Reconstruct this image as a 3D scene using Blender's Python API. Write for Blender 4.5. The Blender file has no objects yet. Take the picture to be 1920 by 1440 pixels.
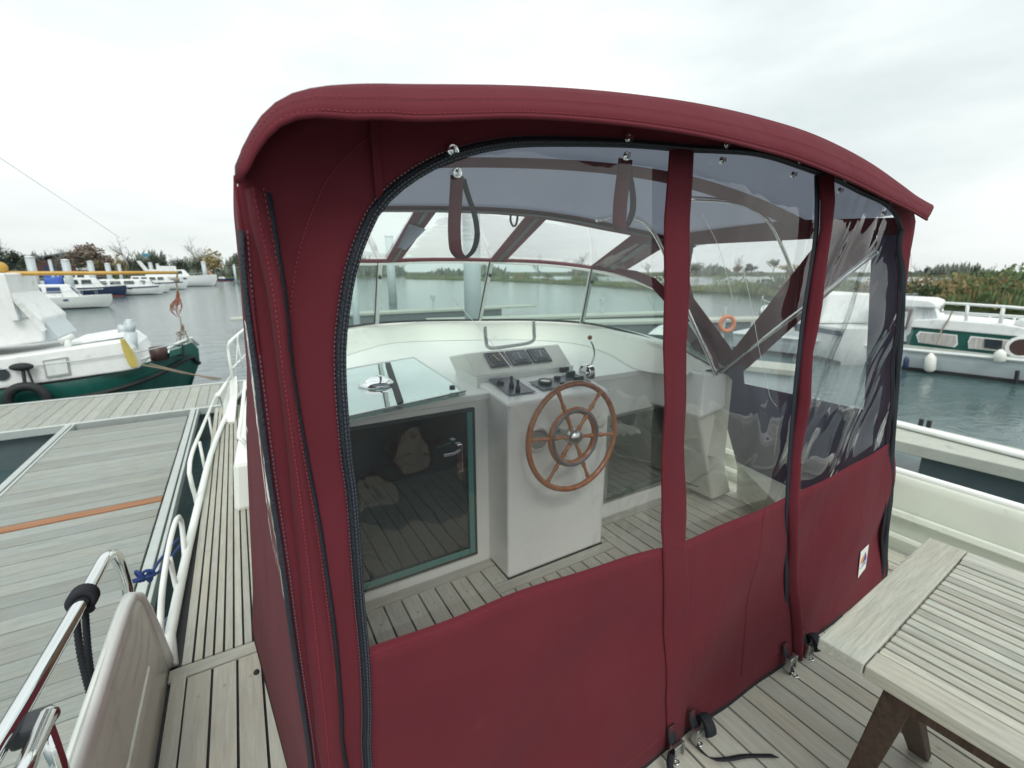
import bpy, bmesh, math, random
from mathutils import Vector, Matrix
random.seed(7)
S = bpy.context.scene
COL = S.collection
R = math.radians
V = Vector

# ------------------------------------------------------------------ camera
CAMZ = 1.5                      # eye height above the teak deck
PSI, PIT, FPX = R(30.754), R(13.957), 853.0
fw = V((math.sin(PSI)*math.cos(PIT), math.cos(PSI)*math.cos(PIT), -math.sin(PIT)))
rt = V((math.cos(PSI), -math.sin(PSI), 0))
up = rt.cross(fw)
CP = V((0, 0, CAMZ))
cd = bpy.data.cameras.new('camera'); cam = bpy.data.objects.new('camera', cd); COL.objects.link(cam)
cam.location = CP
cam.rotation_euler = Matrix((rt, up, -fw)).transposed().to_euler()
cd.sensor_width = 36; cd.lens = 36*FPX/1920; cd.clip_start = .02; cd.clip_end = 4000
cd.dof.use_dof = True; cd.dof.focus_distance = 1.15; cd.dof.aperture_fstop = 4.0
S.camera = cam

# ------------------------------------------------------------------ world + sun
SUN_EL, SUN_RO = 47, 198
w = bpy.data.worlds.new('World'); S.world = w; w.use_nodes = True
nt = w.node_tree; nt.nodes.clear(); N = nt.nodes.new; L = nt.links.new
out = N('ShaderNodeOutputWorld'); bg = N('ShaderNodeBackground'); bg.inputs[1].default_value = .1
sky = N('ShaderNodeTexSky'); sky.sky_type = 'NISHITA'; sky.sun_disc = False
sky.sun_elevation = R(SUN_EL); sky.sun_rotation = R(SUN_RO)
tc = N('ShaderNodeTexCoord'); mp = N('ShaderNodeMapping'); mp.inputs['Scale'].default_value = (1, 1, 3.2)
nz = N('ShaderNodeTexNoise'); nz.inputs['Scale'].default_value = 1.7; nz.inputs['Detail'].default_value = 6
nz.inputs['Roughness'].default_value = .5
cr = N('ShaderNodeValToRGB'); cr.color_ramp.elements[0].position = .28; cr.color_ramp.elements[1].position = .62
cr.color_ramp.elements[0].color = (.60, .67, .668, 1); cr.color_ramp.elements[1].color = (.90, .94, .925, 1)
sc = N('ShaderNodeVectorMath'); sc.operation = 'SCALE'; sc.inputs['Scale'].default_value = 10.1
sx = N('ShaderNodeSeparateXYZ'); gr = N('ShaderNodeMapRange'); gr.inputs[1].default_value = 0; gr.inputs[2].default_value = 1; gr.inputs[3].default_value = 1.0; gr.inputs[4].default_value = 1.5
ml = N('ShaderNodeVectorMath'); ml.operation = 'SCALE'
mx = N('ShaderNodeMix'); mx.data_type = 'RGBA'; mx.inputs[0].default_value = .93
L(tc.outputs['Generated'], sx.inputs[0]); L(sx.outputs[2], gr.inputs[0]); L(sc.outputs[0], ml.inputs[0]); L(gr.outputs[0], ml.inputs['Scale']); L(tc.outputs['Generated'], mp.inputs[0]); L(mp.outputs[0], nz.inputs['Vector']); L(nz.outputs[0], cr.inputs[0])
L(cr.outputs[0], sc.inputs[0]); L(sky.outputs[0], mx.inputs[6]); L(ml.outputs[0], mx.inputs[7])
L(mx.outputs[2], bg.inputs[0]); L(bg.outputs[0], out.inputs[0])
sd = bpy.data.lights.new('sun', 'SUN'); so = bpy.data.objects.new('sun', sd); COL.objects.link(so)
sd.energy = 1.5; sd.angle = R(25); sd.color = (1, .97, .93)
so.rotation_euler = (R(90-SUN_EL), 0, R(180-SUN_RO)); so.location = (0, 0, 30)
S.view_settings.view_transform = 'Standard'; S.view_settings.look = 'None'
S.view_settings.exposure = 0.12; S.view_settings.gamma = 1; S.view_settings.use_curve_mapping = False
S.render.engine = 'CYCLES'
S.cycles.transparent_max_bounces = 16; S.cycles.max_bounces = 8

# ------------------------------------------------------------------ measuring helper
def at(px, py, x=None, y=None, z=None, plane=None):
    """the point of a real plane (x=, y=, z= or point+normal) on the sight line through photo pixel px,py"""
    d = fw + rt*((px-960)/FPX) - up*((py-720)/FPX)
    if x is not None: t = (x-CP.x)/d.x
    elif y is not None: t = (y-CP.y)/d.y
    elif z is not None: t = (z-CP.z)/d.z
    else: t = (plane[0]-CP).dot(plane[1])/d.dot(plane[1])
    return CP + d*t

# ------------------------------------------------------------------ materials
def newmat(name):
    m = bpy.data.materials.new(name); m.use_nodes = True
    return m, m.node_tree, m.node_tree.nodes['Principled BSDF']
def mat(name, col, rough=.5, metal=0, var=.12, vscale=6, bump=0, bscale=60, spec=.5, coat=0, rnd=0, stretch=(1, 1, 1), dirt=None, trans=0):
    m, t, p = newmat(name); n = t.nodes.new; l = t.links.new
    tcn = n('ShaderNodeTexCoord'); mpn = n('ShaderNodeMapping'); mpn.inputs['Scale'].default_value = stretch
    oi = n('ShaderNodeObjectInfo')
    l(tcn.outputs['Object'], mpn.inputs[0])
    cmb = n('ShaderNodeVectorMath'); cmb.operation = 'MULTIPLY_ADD'
    l(oi.outputs['Random'], cmb.inputs[0]); cmb.inputs[1].default_value = (17, 13, 11); l(mpn.outputs[0], cmb.inputs[2])
    vec = cmb.outputs[0] if rnd else mpn.outputs[0]
    no = n('ShaderNodeTexNoise'); no.inputs['Scale'].default_value = vscale; no.inputs['Detail'].default_value = 7
    no.inputs['Roughness'].default_value = .62; l(vec, no.inputs['Vector'])
    mr = n('ShaderNodeMapRange'); mr.inputs[1].default_value = .25; mr.inputs[2].default_value = .75
    mr.inputs[3].default_value = 1-var; mr.inputs[4].default_value = 1+var; l(no.outputs[0], mr.inputs[0])
    val = mr.outputs[0]
    if rnd:
        mr2 = n('ShaderNodeMapRange'); mr2.inputs[3].default_value = 1-rnd; mr2.inputs[4].default_value = 1+rnd
        l(oi.outputs['Random'], mr2.inputs[0])
        mu = n('ShaderNodeMath'); mu.operation = 'MULTIPLY'; l(val, mu.inputs[0]); l(mr2.outputs[0], mu.inputs[1]); val = mu.outputs[0]
    base = n('ShaderNodeVectorMath'); base.operation = 'SCALE'; base.inputs[0].default_value = col; l(val, base.inputs['Scale'])
    colout = base.outputs[0]
    if dirt:
        n2 = n('ShaderNodeTexNoise'); n2.inputs['Scale'].default_value = dirt[1]; n2.inputs['Detail'].default_value = 8
        n2.inputs['Roughness'].default_value = .7; l(vec, n2.inputs['Vector'])
        r2 = n('ShaderNodeMapRange'); r2.inputs[1].default_value = dirt[2]; r2.inputs[2].default_value = dirt[2]+.18; l(n2.outputs[0], r2.inputs[0])
        m2 = n('ShaderNodeMix'); m2.data_type = 'RGBA'; l(r2.outputs[0], m2.inputs[0]); l(colout, m2.inputs[6])
        m2.inputs[7].default_value = (*dirt[0], 1); colout = m2.outputs[2]
    l(colout, p.inputs['Base Color'])
    p.inputs['Roughness'].default_value = rough; p.inputs['Metallic'].default_value = metal
    p.inputs['Specular IOR Level'].default_value = spec; p.inputs['Coat Weight'].default_value = coat
    if bump:
        nb = n('ShaderNodeTexNoise'); nb.inputs['Scale'].default_value = bscale; nb.inputs['Detail'].default_value = 4; l(vec, nb.inputs['Vector'])
        b = n('ShaderNodeBump'); b.inputs['Strength'].default_value = bump; b.inputs['Distance'].default_value = .004
        l(nb.outputs[0], b.inputs['Height']); l(b.outputs[0], p.inputs['Normal'])
    return m
def wood(name, light, dark, axis='y', scale=9, rnd=.16, rough=.8, bump=.5, spots=True, grooves=None):
    m, t, p = newmat(name); n = t.nodes.new; l = t.links.new
    s = {'x': (.07, 1, 1), 'y': (1, .07, 1), 'z': (1, 1, .07)}[axis]
    tcn = n('ShaderNodeTexCoord'); oi = n('ShaderNodeObjectInfo')
    add = n('ShaderNodeVectorMath'); add.operation = 'MULTIPLY_ADD'
    l(oi.outputs['Random'], add.inputs[0]); add.inputs[1].default_value = (7.3, 9.1, 5.7); l(tcn.outputs['Object'], add.inputs[2])
    mp_ = n('ShaderNodeMapping'); mp_.inputs['Scale'].default_value = s; l(add.outputs[0], mp_.inputs[0])
    a = n('ShaderNodeTexNoise'); a.inputs['Scale'].default_value = scale*9; a.inputs['Detail'].default_value = 8; a.inputs['Roughness'].default_value = .7
    a.inputs['Distortion'].default_value = .4
    l(mp_.outputs[0], a.inputs['Vector'])
    c = n('ShaderNodeValToRGB'); c.color_ramp.elements[0].position = .3; c.color_ramp.elements[1].position = .68
    c.color_ramp.elements[0].color = (*dark, 1); c.color_ramp.elements[1].color = (*light, 1); l(a.outputs[0], c.inputs[0])
    mr2 = n('ShaderNodeMapRange'); mr2.inputs[3].default_value = 1-rnd; mr2.inputs[4].default_value = 1+rnd; l(oi.outputs['Random'], mr2.inputs[0])
    sca = n('ShaderNodeVectorMath'); sca.operation = 'SCALE'; l(c.outputs[0], sca.inputs[0]); l(mr2.outputs[0], sca.inputs['Scale'])
    colo = sca.outputs[0]
    # slight warm / cool drift from board to board and along it
    n3 = n('ShaderNodeTexNoise'); n3.inputs['Scale'].default_value = 3.1; n3.inputs['Detail'].default_value = 3; l(add.outputs[0], n3.inputs['Vector'])
    r3 = n('ShaderNodeMapRange'); r3.inputs[1].default_value = .42; r3.inputs[2].default_value = .66; r3.inputs[4].default_value = .3; l(n3.outputs[0], r3.inputs[0])
    m3 = n('ShaderNodeMix'); m3.data_type = 'RGBA'; m3.blend_type = 'MULTIPLY'; m3.inputs[7].default_value = (1.0, .82, .66, 1)
    l(r3.outputs[0], m3.inputs[0]); l(colo, m3.inputs[6]); colo = m3.outputs[2]
    if spots:
        n2 = n('ShaderNodeTexNoise'); n2.inputs['Scale'].default_value = 2.3; n2.inputs['Detail'].default_value = 9; n2.inputs['Roughness'].default_value = .75; l(add.outputs[0], n2.inputs['Vector'])
        r2 = n('ShaderNodeMapRange'); r2.inputs[1].default_value = .56; r2.inputs[2].default_value = .78; r2.inputs[4].default_value = .45; l(n2.outputs[0], r2.inputs[0])
        m2 = n('ShaderNodeMix'); m2.data_type = 'RGBA'; l(r2.outputs[0], m2.inputs[0]); l(colo, m2.inputs[6]); m2.inputs[7].default_value = (dark[0]*.6, dark[1]*.66, dark[2]*.66, 1); colo = m2.outputs[2]
    l(colo, p.inputs['Base Color']); p.inputs['Roughness'].default_value = rough; p.inputs['Specular IOR Level'].default_value = .3
    b = n('ShaderNodeBump'); b.inputs['Strength'].default_value = bump; b.inputs['Distance'].default_value = .002; l(a.outputs[0], b.inputs['Height'])
    if grooves:
        wv = n('ShaderNodeTexWave'); wv.wave_type = 'BANDS'; wv.bands_direction = grooves[0].upper(); wv.inputs['Scale'].default_value = grooves[1]
        l(tcn.outputs['Object'], wv.inputs['Vector'])
        b2 = n('ShaderNodeBump'); b2.inputs['Strength'].default_value = .8; b2.inputs['Distance'].default_value = .003
        l(wv.outputs[0], b2.inputs['Height']); l(b.outputs[0], b2.inputs['Normal']); l(b2.outputs[0], p.inputs['Normal'])
    else: l(b.outputs[0], p.inputs['Normal'])
    return m
def fabric(name, col, wr=.35, sheen=.06, through=0, tcol=(.6, .4, .42)):
    m = mat(name, col, rough=.9, var=.13, vscale=1.3, spec=.12, dirt=((col[0]*1.18, col[1]*1.4, col[2]*1.35), 14.0, .62))
    t = m.node_tree; n = t.nodes.new; l = t.links.new; p = t.nodes['Principled BSDF']
    p.inputs['Sheen Weight'].default_value = sheen; p.inputs['Sheen Roughness'].default_value = .5
    tcn = n('ShaderNodeTexCoord')
    a = n('ShaderNodeTexNoise'); a.inputs['Scale'].default_value = 900; a.inputs['Detail'].default_value = 2; l(tcn.outputs['Object'], a.inputs['Vector'])
    mp_ = n('ShaderNodeMapping'); mp_.inputs['Scale'].default_value = (1.6, 1, .8); mp_.inputs['Rotation'].default_value = (0, R(35), 0); l(tcn.outputs['Object'], mp_.inputs[0])
    c = n('ShaderNodeTexNoise'); c.inputs['Scale'].default_value = 2.6; c.inputs['Detail'].default_value = 3; l(mp_.outputs[0], c.inputs['Vector'])
    b = n('ShaderNodeBump'); b.inputs['Strength'].default_value = .25; b.inputs['Distance'].default_value = .001; l(a.outputs[0], b.inputs['Height'])
    b2 = n('ShaderNodeBump'); b2.inputs['Strength'].default_value = wr; b2.inputs['Distance'].default_value = .05; l(c.outputs[0], b2.inputs['Height'])
    l(b.outputs[0], b2.inputs['Normal']); l(b2.outputs[0], p.inputs['Normal'])
    if through:
        o = t.nodes['Material Output']; tb = n('ShaderNodeBsdfTranslucent'); tb.inputs[0].default_value = (*tcol, 1)
        mxs = n('ShaderNodeMixShader'); mxs.inputs[0].default_value = through
        l(p.outputs[0], mxs.inputs[1]); l(tb.outputs[0], mxs.inputs[2]); l(mxs.outputs[0], o.inputs[0])
    return m
def clear(name, tint=(.97, .98, .98), bump=.12, bscale=3.5, milk=.05, refl=1.45, gl=(1, 1, 1), rough=.015, stretch=(1, 1, 1), boost=0, rot=(0, 0, 0)):
    m = bpy.data.materials.new(name); m.use_nodes = True; t = m.node_tree; t.nodes.clear(); n = t.nodes.new; l = t.links.new
    o = n('ShaderNodeOutputMaterial'); tr = n('ShaderNodeBsdfTransparent'); tr.inputs[0].default_value = (*tint, 1)
    g = n('ShaderNodeBsdfGlossy'); g.inputs['Roughness'].default_value = rough; g.inputs[0].default_value = (*gl, 1)
    d = n('ShaderNodeBsdfDiffuse'); d.inputs[0].default_value = (.8, .84, .84, 1)
    fr = n('ShaderNodeFresnel'); ge = n('ShaderNodeNewGeometry'); mi = n('ShaderNodeMapRange'); mi.inputs[3].default_value = refl; mi.inputs[4].default_value = 1/refl
    l(ge.outputs['Backfacing'], mi.inputs[0]); l(mi.outputs[0], fr.inputs[0])
    tcn = n('ShaderNodeTexCoord'); mp_ = n('ShaderNodeMapping'); mp0 = n('ShaderNodeMapping'); mp0.inputs['Rotation'].default_value = rot; l(tcn.outputs['Object'], mp0.inputs[0]); mp_.inputs['Scale'].default_value = stretch; l(mp0.outputs[0], mp_.inputs[0])
    no = n('ShaderNodeTexNoise'); no.inputs['Scale'].default_value = bscale; no.inputs['Detail'].default_value = 2; no.inputs['Distortion'].default_value = .8; l(mp_.outputs[0], no.inputs['Vector'])
    b = n('ShaderNodeBump'); b.inputs['Strength'].default_value = bump; b.inputs['Distance'].default_value = .06; l(no.outputs[0], b.inputs['Height'])
    l(b.outputs[0], g.inputs['Normal']); l(b.outputs[0], fr.inputs['Normal'])
    f2 = n('ShaderNodeMath'); f2.operation = 'ADD'; f2.use_clamp = True; f2.inputs[1].default_value = boost; l(fr.outputs[0], f2.inputs[0])
    m1 = n('ShaderNodeMixShader'); l(f2.outputs[0], m1.inputs[0]); l(tr.outputs[0], m1.inputs[1]); l(g.outputs[0], m1.inputs[2])
    # dried water marks / scuffs in the film
    n2 = n('ShaderNodeTexNoise'); n2.inputs['Scale'].default_value = 5; n2.inputs['Detail'].default_value = 8; l(tcn.outputs['Object'], n2.inputs['Vector'])
    r2 = n('ShaderNodeMapRange'); r2.inputs[1].default_value = .4; r2.inputs[2].default_value = .7; r2.inputs[3].default_value = milk*.6; r2.inputs[4].default_value = milk*1.6; l(n2.outputs[0], r2.inputs[0])
    tl2 = n('ShaderNodeBsdfTranslucent'); tl2.inputs[0].default_value = (.85, .9, .9, 1); md = n('ShaderNodeMixShader'); l(d.outputs[0], md.inputs[1]); l(tl2.outputs[0], md.inputs[2])
    m2 = n('ShaderNodeMixShader'); l(r2.outputs[0], m2.inputs[0]); l(m1.outputs[0], m2.inputs[1]); l(md.outputs[0], m2.inputs[2])
    l(m2.outputs[0], o.inputs[0]); return m
M = {}
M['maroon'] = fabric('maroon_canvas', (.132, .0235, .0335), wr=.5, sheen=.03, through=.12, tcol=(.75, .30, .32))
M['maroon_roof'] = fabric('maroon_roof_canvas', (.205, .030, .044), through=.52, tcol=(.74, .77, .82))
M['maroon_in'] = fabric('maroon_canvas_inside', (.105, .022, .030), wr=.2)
M['lining'] = fabric('grey_lining', (.43, .47, .55), wr=.5, through=.62, tcol=(.78, .86, .96))
M['slate'] = fabric('slate_lining', (.13, .12, .20), wr=.3, through=.2, tcol=(.35, .33, .55))
M['thread'] = mat('red_thread', (.24, .03, .035), .7)
M['steelthread'] = mat('grey_teeth', (.06, .07, .085), .5)
M['zip'] = mat('navy_zipper', (.012, .018, .028), .55, bump=.8, bscale=300)
M['black'] = mat('black_webbing', (.009, .012, .017), .75, bump=.6, bscale=400)
M['vinyl'] = clear('clear_vinyl', tint=(.985, .99, .99), bump=.35, bscale=3.4, milk=.018, stretch=(1, 1, .7), boost=.012)
M['vinyl_wavy'] = clear('wrinkled_vinyl', bump=.65, bscale=2.0, milk=.02, stretch=(3.0, 1, .6), boost=.03, rot=(0, R(-28), 0))
M['vinyl_far'] = clear('clear_vinyl_front', bump=.05, milk=.02)
M['screen'] = clear('green_tinted_glass', tint=(.74, .88, .84), bump=.02, milk=.015)
M['doorglass'] = clear('dark_door_glass', tint=(.16, .32, .34), bump=.08, bscale=1.6, milk=.0, refl=1.5, boost=.07)
M['hatchglass'] = clear('hatch_glass', tint=(.55, .75, .72), bump=.02, milk=.1, refl=1.9, boost=.42)
M['gel'] = mat('cream_gelcoat', (.74, .77, .69), .28, var=.03, vscale=3, coat=.3, dirt=((.50, .53, .47), 2.2, .60))
M['gel2'] = mat('white_gelcoat', (.80, .83, .79), .3, var=.03, vscale=3, coat=.2)
M['hullc'] = mat('cream_bulwark_paint', (.66, .70, .61), .28, var=.06, vscale=4, coat=.3, dirt=((.46, .48, .41), 4.5, .58))
M['chrome'] = mat('polished_steel', (.80, .82, .82), .07, 1, var=.03)
M['steel'] = mat('brushed_steel', (.55, .58, .57), .28, 1, var=.06)
M['alu'] = mat('aluminium_edge', (.52, .56, .54), .42, .55, var=.08, dirt=((.38, .41, .39), 8, .6))
M['teak'] = wood('weathered_teak', (.475, .48, .42), (.35, .352, .305), 'y', rnd=.09)
M['teakx'] = wood('weathered_teak_cross', (.475, .48, .42), (.35, .352, .305), 'x', rnd=.09)
M['tablewood'] = wood('silver_teak_slats', (.50, .515, .45), (.30, .31, .275), 'y', scale=14, rnd=.2, bump=.9)
M['tablewoodx'] = wood('silver_teak_rail', (.48, .495, .43), (.32, .335, .295), 'x', scale=16, rnd=.06, bump=.9)
M['legwood'] = wood('brown_teak_leg', (.105, .072, .055), (.045, .031, .025), 'z', rnd=.08)
M['dockx'] = wood('grey_dock_plank', (.345, .37, .345), (.235, .26, .245), 'x', scale=7, rnd=.12, bump=.9, grooves=('y', 26))
M['docky'] = wood('grey_dock_plank_long', (.38, .40, .365), (.27, .29, .265), 'y', scale=7, rnd=.12, bump=.9)
M['newplank'] = wood('new_orange_plank', (.36, .185, .10), (.26, .13, .07), 'x', scale=4, rnd=.03, spots=False)
M['legwood2'] = mat('teak_plug', (.33, .30, .24), .85)
M['caulk'] = mat('black_caulk', (.012, .015, .015), .6)
M['mahog'] = wood('varnished_mahogany', (.42, .16, .06), (.24, .08, .03), 'z', rough=.22, scale=6, bump=.1, spots=False); M['mahog'].node_tree.nodes['Principled BSDF'].inputs['Coat Weight'].default_value = .5
M['inwood'] = wood('cabin_wood', (.20, .11, .06), (.09, .05, .03), 'z', rough=.4, scale=4, bump=.1, spots=False)
M['plastic'] = mat('black_plastic', (.02, .024, .03), .35)
M['dial'] = mat('grey_blue_dial', (.10, .115, .14), .25)
M['dialface'] = mat('brown_dial_face', (.07, .045, .04), .3)
M['rubber'] = mat('black_rubber', (.015, .017, .018), .7)
M['tealedge'] = mat('teal_glass_edge', (.07, .22, .19), .2)
M['white'] = mat('white_paint', (.76, .78, .77), .4, var=.07, dirt=((.50, .52, .47), 2.5, .55))
M['offwhite'] = mat('aged_white_paint', (.66, .69, .67), .45, var=.08, dirt=((.45, .48, .45), 2, .6))
M['greyhull'] = mat('pale_grey_hull', (.50, .56, .58), .35, var=.05)
M['green'] = mat('dark_green_paint', (.010, .085, .070), .3, var=.2, coat=.3)
M['navy'] = mat('navy_paint', (.02, .035, .085), .35)
M['brown'] = mat('brown_paint', (.06, .03, .025), .4)
M['redpaint'] = mat('red_antifouling', (.25, .03, .025), .6)
M['blue'] = mat('blue_cover', (.03, .09, .36), .7, var=.2)
M['winblue'] = mat('bluish_window', (.03, .055, .13), .12)
M['windark'] = mat('dark_window', (.03, .04, .045), .1)
M['curtain'] = mat('pale_curtain', (.42, .40, .38), .8, var=.35, vscale=9, stretch=(.2, 3, .2))
M['yellow'] = mat('ochre_varnished_spar', (.50, .29, .05), .35)
M['yellowrope'] = mat('yellow_rope', (.50, .42, .12), .8, bump=1, bscale=60)
M['orangerope'] = mat('orange_brown_rope', (.28, .10, .055), .85, bump=1, bscale=80)
M['tanrope'] = mat('tan_rope', (.24, .20, .15), .9, bump=1, bscale=80)
M['bluerope'] = mat('blue_rope', (.012, .04, .17), .8, bump=1, bscale=220)
M['fender'] = mat('white_fender', (.72, .73, .68), .45)
M['pile'] = mat('galvanised_pile', (.47, .52, .53), .5, .1, var=.1, vscale=1.5, dirt=((.33, .37, .37), 1.5, .6))
M['slatebox'] = mat('slate_float', (.085, .115, .125), .5, var=.12)
M['concrete'] = mat('pale_concrete', (.40, .42, .37), .85, var=.15, vscale=3, bump=.6, bscale=30, dirt=((.22, .25, .22), 3, .55))
M['brick'] = mat('red_brown_boarding', (.085, .042, .034), .8, var=.2)
M['roofgrey'] = mat('dark_grey_roof', (.085, .090, .105), .7)
M['grass'] = mat('rough_grass', (.10, .125, .045), .95, var=.35, vscale=.3)
M['reed_g'] = mat('green_reed', (.125, .18, .075), .9, var=.45, vscale=.35)
M['reed_y'] = mat('straw_reed', (.27, .215, .10), .9, var=.35, vscale=.5)
M['bush_d'] = mat('dark_bush_leaf', (.055, .09, .040), .9, var=.4, vscale=.5)
M['hedge'] = mat('hazy_hedge', (.16, .19, .155), .95, var=.35, vscale=.05)  # distance haze is put into this pale hedge colour, no haze volume
M['bark'] = mat('grey_bark', (.10, .095, .085), .9)
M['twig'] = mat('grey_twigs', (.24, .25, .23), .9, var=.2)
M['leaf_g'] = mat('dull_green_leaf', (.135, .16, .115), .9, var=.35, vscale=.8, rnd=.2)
M['leaf_y'] = mat('yellowed_leaf', (.31, .26, .13), .9, var=.3, vscale=.8, rnd=.2)
M['leaf_b'] = mat('brown_leaf', (.20, .16, .125), .9, var=.3, vscale=.8, rnd=.2)
M['orange'] = mat('orange_ring', (.55, .16, .05), .5)
M['tagwhite'] = mat('white_label', (.80, .80, .76), .5, var=.01)
M['tagorange'] = mat('label_orange', (.85, .30, .04), .5, var=.01)
M['tagblue'] = mat('label_blue', (.03, .08, .35), .5, var=.01)
M['cushion'] = mat('cream_cushion', (.36, .33, .26), .85)
M['navycloth'] = mat('navy_cloth', (.02, .03, .06), .85)

# water
m, t, p = newmat('marina_water'); n = t.nodes.new; l = t.links.new
p.inputs['Base Color'].default_value = (.055, .10, .102, 1); p.inputs['Roughness'].default_value = .10; p.inputs['IOR'].default_value = 1.45
p.inputs['Specular IOR Level'].default_value = .62
tcn = n('ShaderNodeTexCoord')
a = n('ShaderNodeTexNoise'); a.inputs['Scale'].default_value = 2.4; a.inputs['Detail'].default_value = 5; a.inputs['Roughness'].default_value = .6; a.inputs['Distortion'].default_value = .7
mpw = n('ShaderNodeMapping'); mpw.inputs['Scale'].default_value = (.55, 1, 1); mpw.inputs['Rotation'].default_value = (0, 0, R(25)); l(tcn.outputs['Object'], mpw.inputs[0]); l(mpw.outputs[0], a.inputs['Vector'])
b = n('ShaderNodeBump'); b.inputs['Strength'].default_value = .32; b.inputs['Distance'].default_value = .10; l(a.outputs[0], b.inputs['Height']); l(b.outputs[0], p.inputs['Normal'])
M['water'] = m

# ------------------------------------------------------------------ mesh building
class MB:
    def __init__(s): s.v = []; s.f = []
    def add(s, vs, fs):
        o = len(s.v); s.v += [tuple(v) for v in vs]; s.f += [tuple(i+o for i in f) for f in fs]; return s
    def box(s, x0, x1, y0, y1, z0, z1):
        return s.add([(x, y, z) for z in (z0, z1) for y in (y0, y1) for x in (x0, x1)],
                     [(0, 2, 3, 1), (4, 5, 7, 6), (0, 1, 5, 4), (2, 6, 7, 3), (0, 4, 6, 2), (1, 3, 7, 5)])
    def bar(s, a, b, w, h, upv=(0, 0, 1)):
        a, b = V(a), V(b); d = (b-a).normalized(); u = V(upv); sx = d.cross(u)
        if sx.length < 1e-4: sx = d.cross(V((1, 0, 0)))
        sx.normalize(); u = sx.cross(d).normalized()
        vs = [p+sx*(i*w/2)+u*(j*h/2) for p in (a, b) for i, j in ((-1, -1), (1, -1), (1, 1), (-1, 1))]
        return s.add(vs, [(3, 2, 1, 0), (4, 5, 6, 7), (0, 1, 5, 4), (1, 2, 6, 5), (2, 3, 7, 6), (3, 0, 4, 7)])
    def plate(s, pts, off):
        """n-gon with thickness: pts in order, off = thickness vector"""
        k = len(pts); off = V(off); vs = [V(p) for p in pts]+[V(p)+off for p in pts]
        return s.add(vs, [tuple(range(k))[::-1], tuple(range(k, 2*k))]+[(i, (i+1) % k, k+(i+1) % k, k+i) for i in range(k)])
    def tube(s, pts, r, n=8, closed=False, taper=None):
        pts = [V(p) for p in pts]; k = len(pts); vs = []
        prev = None
        for i, p in enumerate(pts):
            if closed: d = pts[(i+1) % k]-pts[i-1]
            else: d = pts[min(i+1, k-1)]-pts[max(i-1, 0)]
            d.normalize()
            if prev is None:
                a = d.cross(V((0, 0, 1)));  a = a if a.length > .05 else d.cross(V((1, 0, 0)))
            else: a = prev - d*prev.dot(d)
            a.normalize(); prev = a; c = d.cross(a)
            rr = r if taper is None else r*(1+(taper-1)*i/(k-1))
            for j in range(n):
                th = 2*math.pi*j/n; vs.append(p+a*(math.cos(th)*rr)+c*(math.sin(th)*rr))
        fs = []
        for i in range(k if closed else k-1):
            for j in range(n):
                i2 = (i+1) % k; fs.append((i*n+j, i*n+(j+1) % n, i2*n+(j+1) % n, i2*n+j))
        if not closed: fs += [tuple(range(n))[::-1], tuple(range((k-1)*n, k*n))]
        return s.add(vs, fs)
    def lathe(s, prof, o, axis, n=20):
        o, ax = V(o), V(axis).normalized(); a = ax.cross(V((0, 0, 1))); a = a if a.length > .05 else ax.cross(V((1, 0, 0)))
        a.normalize(); c = ax.cross(a); vs = []
        for r, h in prof:
            for j in range(n):
                th = 2*math.pi*j/n; vs.append(o+ax*h+(a*math.cos(th)+c*math.sin(th))*max(r, 1e-4))
        k = len(prof); fs = [(i*n+j, i*n+(j+1) % n, (i+1)*n+(j+1) % n, (i+1)*n+j) for i in range(k-1) for j in range(n)]
        fs += [tuple(range(n))[::-1], tuple(range((k-1)*n, k*n))]
        return s.add(vs, fs)
    def torus(s, o, axis, R_, r, n=40, m_=8, sx=1):
        o, ax = V(o), V(axis).normalized(); a = ax.cross(V((0, 0, 1))); a = a if a.length > .05 else ax.cross(V((1, 0, 0)))
        a.normalize(); c = ax.cross(a)
        return s.tube([o+(a*math.cos(2*math.pi*i/n)+c*math.sin(2*math.pi*i/n))*R_ for i in range(n)], r, m_, closed=True)
    def grid(s, curves):
        n = len(curves[0]); vs = [p for c in curves for p in c]
        return s.add(vs, [(i*n+j, i*n+j+1, (i+1)*n+j+1, (i+1)*n+j) for i in range(len(curves)-1) for j in range(n-1)])
    def sphere(s, o, r, n=12, k=8, sq=(1, 1, 1)):
        vs = []; o = V(o)
        for i in range(k+1):
            ph = math.pi*i/k
            for j in range(n):
                th = 2*math.pi*j/n
                vs.append(o+V((r*sq[0]*math.sin(ph)*math.cos(th), r*sq[1]*math.sin(ph)*math.sin(th), r*sq[2]*math.cos(ph))))
        return s.add(vs, [(i*n+j, (i+1)*n+j, (i+1)*n+(j+1) % n, i*n+(j+1) % n) for i in range(k) for j in range(n)])
def origin_of(o):
    v = V((0, 0, 0))
    while o is not None: v = v + V(o.location); o = o.parent
    return v
def mesh(name, mb, m, smooth=False, shift=V((0, 0, 0))):
    me = bpy.data.meshes.new(name); me.from_pydata([(a[0]-shift.x, a[1]-shift.y, a[2]-shift.z) for a in mb.v], [], mb.f)
    bm = bmesh.new(); bm.from_mesh(me); bmesh.ops.recalc_face_normals(bm, faces=bm.faces); bm.to_mesh(me); bm.free()
    me.materials.append(M[m] if isinstance(m, str) else m)
    if smooth: me.shade_smooth()
    return me
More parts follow.
